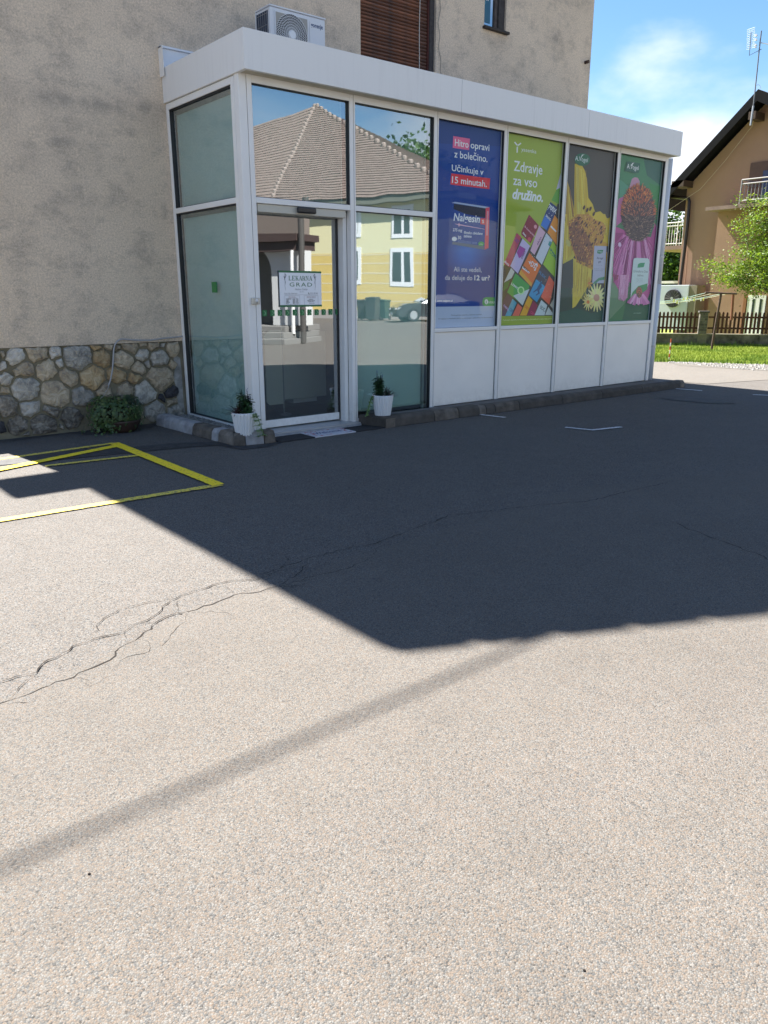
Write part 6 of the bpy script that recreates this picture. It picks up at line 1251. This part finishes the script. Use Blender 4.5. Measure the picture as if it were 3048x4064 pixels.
# stepped tile roof: hip facets built of overlapping courses
RT1 = mat('pink_tile', (.19, .148, .13), .85, .15, var=.2, vscale=3, objvar=.1)
zap = on_plane(1250, 416, YA+yn*-5, yn, True).z; tap = yt(on_plane(1250, 416, YA+yn*-5, yn, True)); tl_ = t0-.7; tr_ = t1+.7
ro = MB(); apx = yv(tap, -5, zap); rgL = yv(tap-4.5, -9, zap); 
def facet(A, B, Cc, D_=None, n=44):
    # courses from eave AB up to ridge point(s) Cc-D_
    D_ = D_ or Cc; nrm = (B-A).cross(Cc-A).normalized()
    if nrm.z < 0: nrm = -nrm
    for i in range(n):
        a0, a1 = i/n, (i+1.15)/n; l0, r0 = A+(D_-A)*a0, B+(Cc-B)*a0; l1, r1 = A+(D_-A)*min(1, a1), B+(Cc-B)*min(1, a1)
        q = [l0+nrm*.055, r0+nrm*.055, r1+nrm*.012, l1+nrm*.012, l0, r0]; k = len(ro.v); ro.add(q, [(0, 1, 2, 3), (4, 5, 1, 0)], RT1)
E1, E2, E3, E4 = yv(tl_, .42, ze+.18), yv(tr_, .42, ze+.18), yv(tr_, DP-.75, ze+.18), yv(tl_, DP-.75, ze+.18)
facet(E1, E2, apx); facet(E2, E3, apx); facet(E4, E1, apx); facet(E3, E4, apx)
rf = ro.build('roof', None, YH_)
mb = MB(); 
for a, b in ((E1, apx), (E2, apx)):
    for i in range(26): p = a+(b-a)*(i+.5)/26; mb.lathe([(.13, -.05), (.14, .1), (.08, .16)], p, None, 8)
mb.build('ridge_tiles', mat('ridge_tile', (.26, .21, .185), .85), YH_)
# neighbouring wing on the left
WG = empty('tiled_wing', yv(t0-8, -6, 0), 'rear wing with a lit tile roof left of the yellow house in the reflection', 'house'); mb = MB(); ybox(mb, t0-10, t0-1.2, -14, -6, 0, ze-.4, YW1); mb.build('wall', None, WG)
ro = MB(); a, b = yv(t0-12, -1.5, ze-.3), yv(t0+2.5, -1.5, ze-.3); c = on_plane(1238, 424, YA+yn*-6.5, yn, True); d = on_plane(960, 515, YA+yn*-6.5, yn, True); facet(a, b, c, d, 36); ro.build('roof', None, WG)
# arched porch with steps, nearer
PS = gz(1046, 1368, 0, True); PH = empty('arched_porch', (PS.x, PS.y, 0), 'white arched porch with grey steps reflected in the door', 'porch')
pn = Vector((-yd.y, yd.x, 0)); pn = pn if pn.dot(-PS) > 0 else -pn
pp_ = lambda u, v, off=0: on_plane(u, v, Vector((PS.x, PS.y, 0))+pn*off, pn, True)
ptt = lambda p: (Vector((p.x, p.y, 0))-Vector((PS.x, PS.y, 0))).dot(yd)
def pv(t, off, z): q = Vector((PS.x, PS.y, 0))+yd*t+pn*off; return Vector((q.x, q.y, z))
def pbox(mb, t0, t1, o0, o1, z0_, z1_, m=None):
    V = [pv(t, o, z) for t in (t0, t1) for o in (o0, o1) for z in (z0_, z1_)]; mb.add(V, [(0, 1, 3, 2), (4, 6, 7, 5), (0, 4, 5, 1), (2, 3, 7, 6), (0, 2, 6, 4), (1, 5, 7, 3)], m)
tR = ptt(pp_(1122, 1200)); 
STP = mat('grey_step', (.17, .165, .155), .85)
for i, (ur, vt_, vb_) in enumerate(((1158, 1340, 1366), (1128, 1313, 1340), (1108, 1286, 1313))):
    mb = MB(); pbox(mb, -4, ptt(pp_(ur, 1340)), -2-.3*i, -.35*i, .17*i, .17*(i+1)-.001); mb.build('step', STP, PH, bevel=.01)
zt_ = pp_(1100, 998, -1.2).z; aw = pp_(1105, 1240, -1.2); taR = ptt(aw); taL = taR-2.4; zs = .52; 
mb = MB(); arch = [(taR, zs), (taR, 2.0)]+[((taL+taR)/2+(taR-taL)/2*cos(pi*i/16), 2.0+1.05*sin(pi*i/16)) for i in range(17)]+[(taL, 2.0), (taL, zs)]
outl = [(taL-1.5, zs), (taL-1.5, zt_), (tR+.15, zt_), (tR+.15, zs)]
n = len(arch)
for i in range(n-1):
    a, b = arch[i], arch[i+1]
    A_ = (a[0], zt_) if 1 < i < n-2 else None
    if A_: mb.poly([pv(a[0], -1.2, a[1]), pv(b[0], -1.2, b[1]), pv(b[0], -1.2, zt_), pv(a[0], -1.2, zt_)])
    mb.poly([pv(a[0], -1.2, a[1]), pv(a[0], -1.7, a[1]), pv(b[0], -1.7, b[1]), pv(b[0], -1.2, b[1])])
pbox(mb, taR, tR+.15, -1.7, -1.2, zs, zt_); pbox(mb, taL-1.5, taL, -1.7, -1.2, zs, zt_); mb.build('arch_wall', mat('porch_white', (.5, .5, .49), .9), PH)
mb = MB(); pbox(mb, taL-1.6, taR+.05, -2.3, -1.75, zs, zt_); mb.build('dark_hall', mat('dark_hall', (.09, .085, .075), .9), PH)
mb = MB(); pbox(mb, taL-1.6, tR+.1, -2.0, -.9, zt_, zt_+.28); pbox(mb, taL-1.6, tR+.2, -2.1, -.8, zt_+.281, zt_+.5); mb.build('porch_beam', mat('dark_red_timber', (.05, .03, .026), .7), PH)
mb = MB(); pbox(mb, taL-1.6, tR-.1, -2.0, -1.5, zt_+.501, pp_(1100, 812, -1.5).z); mb.build('upper_wall', mat('brown_upper', (.16, .13, .11), .9), PH)
mb = MB(); mb.tube([pv(tR+.32, -.9, .02), pv(tR+.32, -.9, pp_(1100, 790, -.9).z)], .09, None, 12); mb.build('post', mat('dark_post', (.06, .055, .05), .6), PH)
mb = MB(); mb.tube([pv(tR+.02, -.85, .3), pv(tR+.02, -.85, zt_)], .05, None, 10); mb.build('drainpipe', WRAIL, PH)
# bins, car
def wheelie(p, lab, m, h):
    T = empty('wheelie_bin', p, lab, 'wheelie bin', 'wheelie bins by the yellow house'); mb = MB(); w = .29; q = Vector(p)
    mb.add([q+yd*x*w*k+yn*y*w*1.15*k+Vector((0, 0, z)) for z, k in ((.08, .78), (h, 1)) for x, y in ((-1, -1), (1, -1), (1, 1), (-1, 1))], [(0, 3, 2, 1), (4, 5, 6, 7), (0, 1, 5, 4), (1, 2, 6, 5), (2, 3, 7, 6), (3, 0, 4, 7)]); mb.build('bin_body', m, T)
    mb = MB(); mb.add([q+yd*x*w*1.08*k+yn*y*w*1.25*k+Vector((0, 0, z)) for z, k in ((h+.002, 1), (h+.05, 1), (h+.1, .85)) for x, y in ((-1, -1), (1, -1), (1, 1), (-1, 1))], [(0, 3, 2, 1), (8, 9, 10, 11)]+[(l*4+j, l*4+(j+1) % 4, l*4+4+(j+1) % 4, l*4+4+j) for l in (0, 1) for j in range(4)]); mb.build('lid', m, T)
    for s in (-1, 1): mb = MB(); mb.tube([q+yd*s*.24-yn*.3+Vector((0, 0, .1)), q+yd*s*.3-yn*.3+Vector((0, 0, .1))], .1, None, 14); mb.build('wheel', BLK, T)
BN = mat('bin_black', (.035, .04, .042), .5); BG_ = mat('bin_green', (.02, .05, .045), .5)
for u, v, h, m, lab in ((1446, 1262, 1.0, BN, 'small black wheelie bin nearest the stone block in the reflection'), (1484, 1264, 1.12, BN, 'tall black wheelie bin between two smaller ones in the reflection'), (1524, 1262, 1.0, BG_, 'dark green wheelie bin right of the tall black one in the reflection')):
    p = gz(u, v+9, 0, True); wheelie(Vector((p.x, p.y, 0)), lab, m, h)
cp0 = gz(1560, 1280, 0, True); CR = empty('parked_car', (cp0.x, cp0.y, 0), 'dark grey parked car with its nose towards the bins in the reflection', 'car')
CW = mat('car_paint', (.03, .036, .042), .3, .5, coat=1); cdv = (yd*.75-yn*.66).normalized(); csd = Vector((-cdv.y, cdv.x, 0)); c0_ = Vector((cp0.x, cp0.y, 0))
def cv(a, b, z): return c0_+cdv*a+csd*b+Vector((0, 0, z))
prof = [(0, .45), (.05, .72), (.5, .92), (1.25, 1.0), (1.95, 1.42), (3.1, 1.46), (3.9, 1.08), (4.4, 1.02), (4.45, .5), (4.3, .25), (.15, .25)]
mb = MB(); wd = [.72, .82, .88, .9, .70, .68, .86, .84, .84, .86, .8]; n = len(prof)
mb.add([cv(a, -w, z) for (a, z), w in zip(prof, wd)]+[cv(a, w, z) for (a, z), w in zip(prof, wd)], [tuple(reversed(range(n))), tuple(range(n, 2*n))]+[(i, (i+1) % n, n+(i+1) % n, n+i) for i in range(n)]); mb.build('body', CW, CR, bevel=.04)
for a in (.85, 3.55):
    for s in (-1, 1): mb = MB(); mb.tube([cv(a, s*.66, .33), cv(a, s*.9, .33)], .33, None, 24); w_o = mb.build('wheel', BLK, CR); mb = MB(); mb.tube([cv(a, s*.9, .33), cv(a, s*.915, .33)], .21, None, 20); mb.build('rim', STEEL, w_o)
for s in (-1, 1): mb = MB(); mb.poly([cv(.035, s*.50, .62), cv(.04, s*.78, .64), cv(.16, s*.85, .74), cv(.06, s*.50, .72)] if s > 0 else [cv(.06, s*.50, .72), cv(.16, s*.85, .74), cv(.04, s*.78, .64), cv(.035, s*.50, .62)]); mb.prism([cv(.0, s*.48, .60), cv(.02, s*.8, .62), cv(.12, s*.86, .72), cv(.03, s*.48, .70)], tuple(cdv*.1)); mb.build('headlight', mat('headlight', (.7, .72, .74), .1), CR)
for s in (-1, 1): mb = MB(); mb.prism([cv(-.01, s*.05, .5), cv(-.01, s*.3, .5), cv(.0, s*.3, .68), cv(.0, s*.05, .68)], tuple(cdv*.05)); mb.build('grille', BLK, CR)
mb = MB(); mb.prism([cv(1.32, -.68, 1.045), cv(1.92, -.60, 1.405), cv(1.92, .60, 1.405), cv(1.32, .68, 1.045)], (0, 0, .02)); mb.build('windscreen', GLF, CR)
mb = MB(); mb.box(0, .01, -.26, .26, .36, .46); V_ = mb.v; mb.v = [tuple(cv(x-.02, y, z)) for x, y, z in V_]; mb.build('number_plate', WHITE, CR)
for u, lab in ((1672, 'green leafy tree beyond the yellow house roof in the reflection'),):
    tp = on_plane(1720, 1200, YA+yn*-22, yn, True); tp.z = 0; ztr = on_plane(1690, 600, YA+yn*-22, yn, True).z; tree('street_tree', lab, tp, [(tp+Vector((rt.uniform(-3, 3), rt.uniform(-3, 3), ztr-dz_)), 1.7) for dz_ in (1.5, 2, 2.6, 3.5, 4.5, 5.5, 3, 6.5)], [([tp, tp+Vector((0, 0, 6))], [.35, .2])], 16000, .42, DGL, 5)
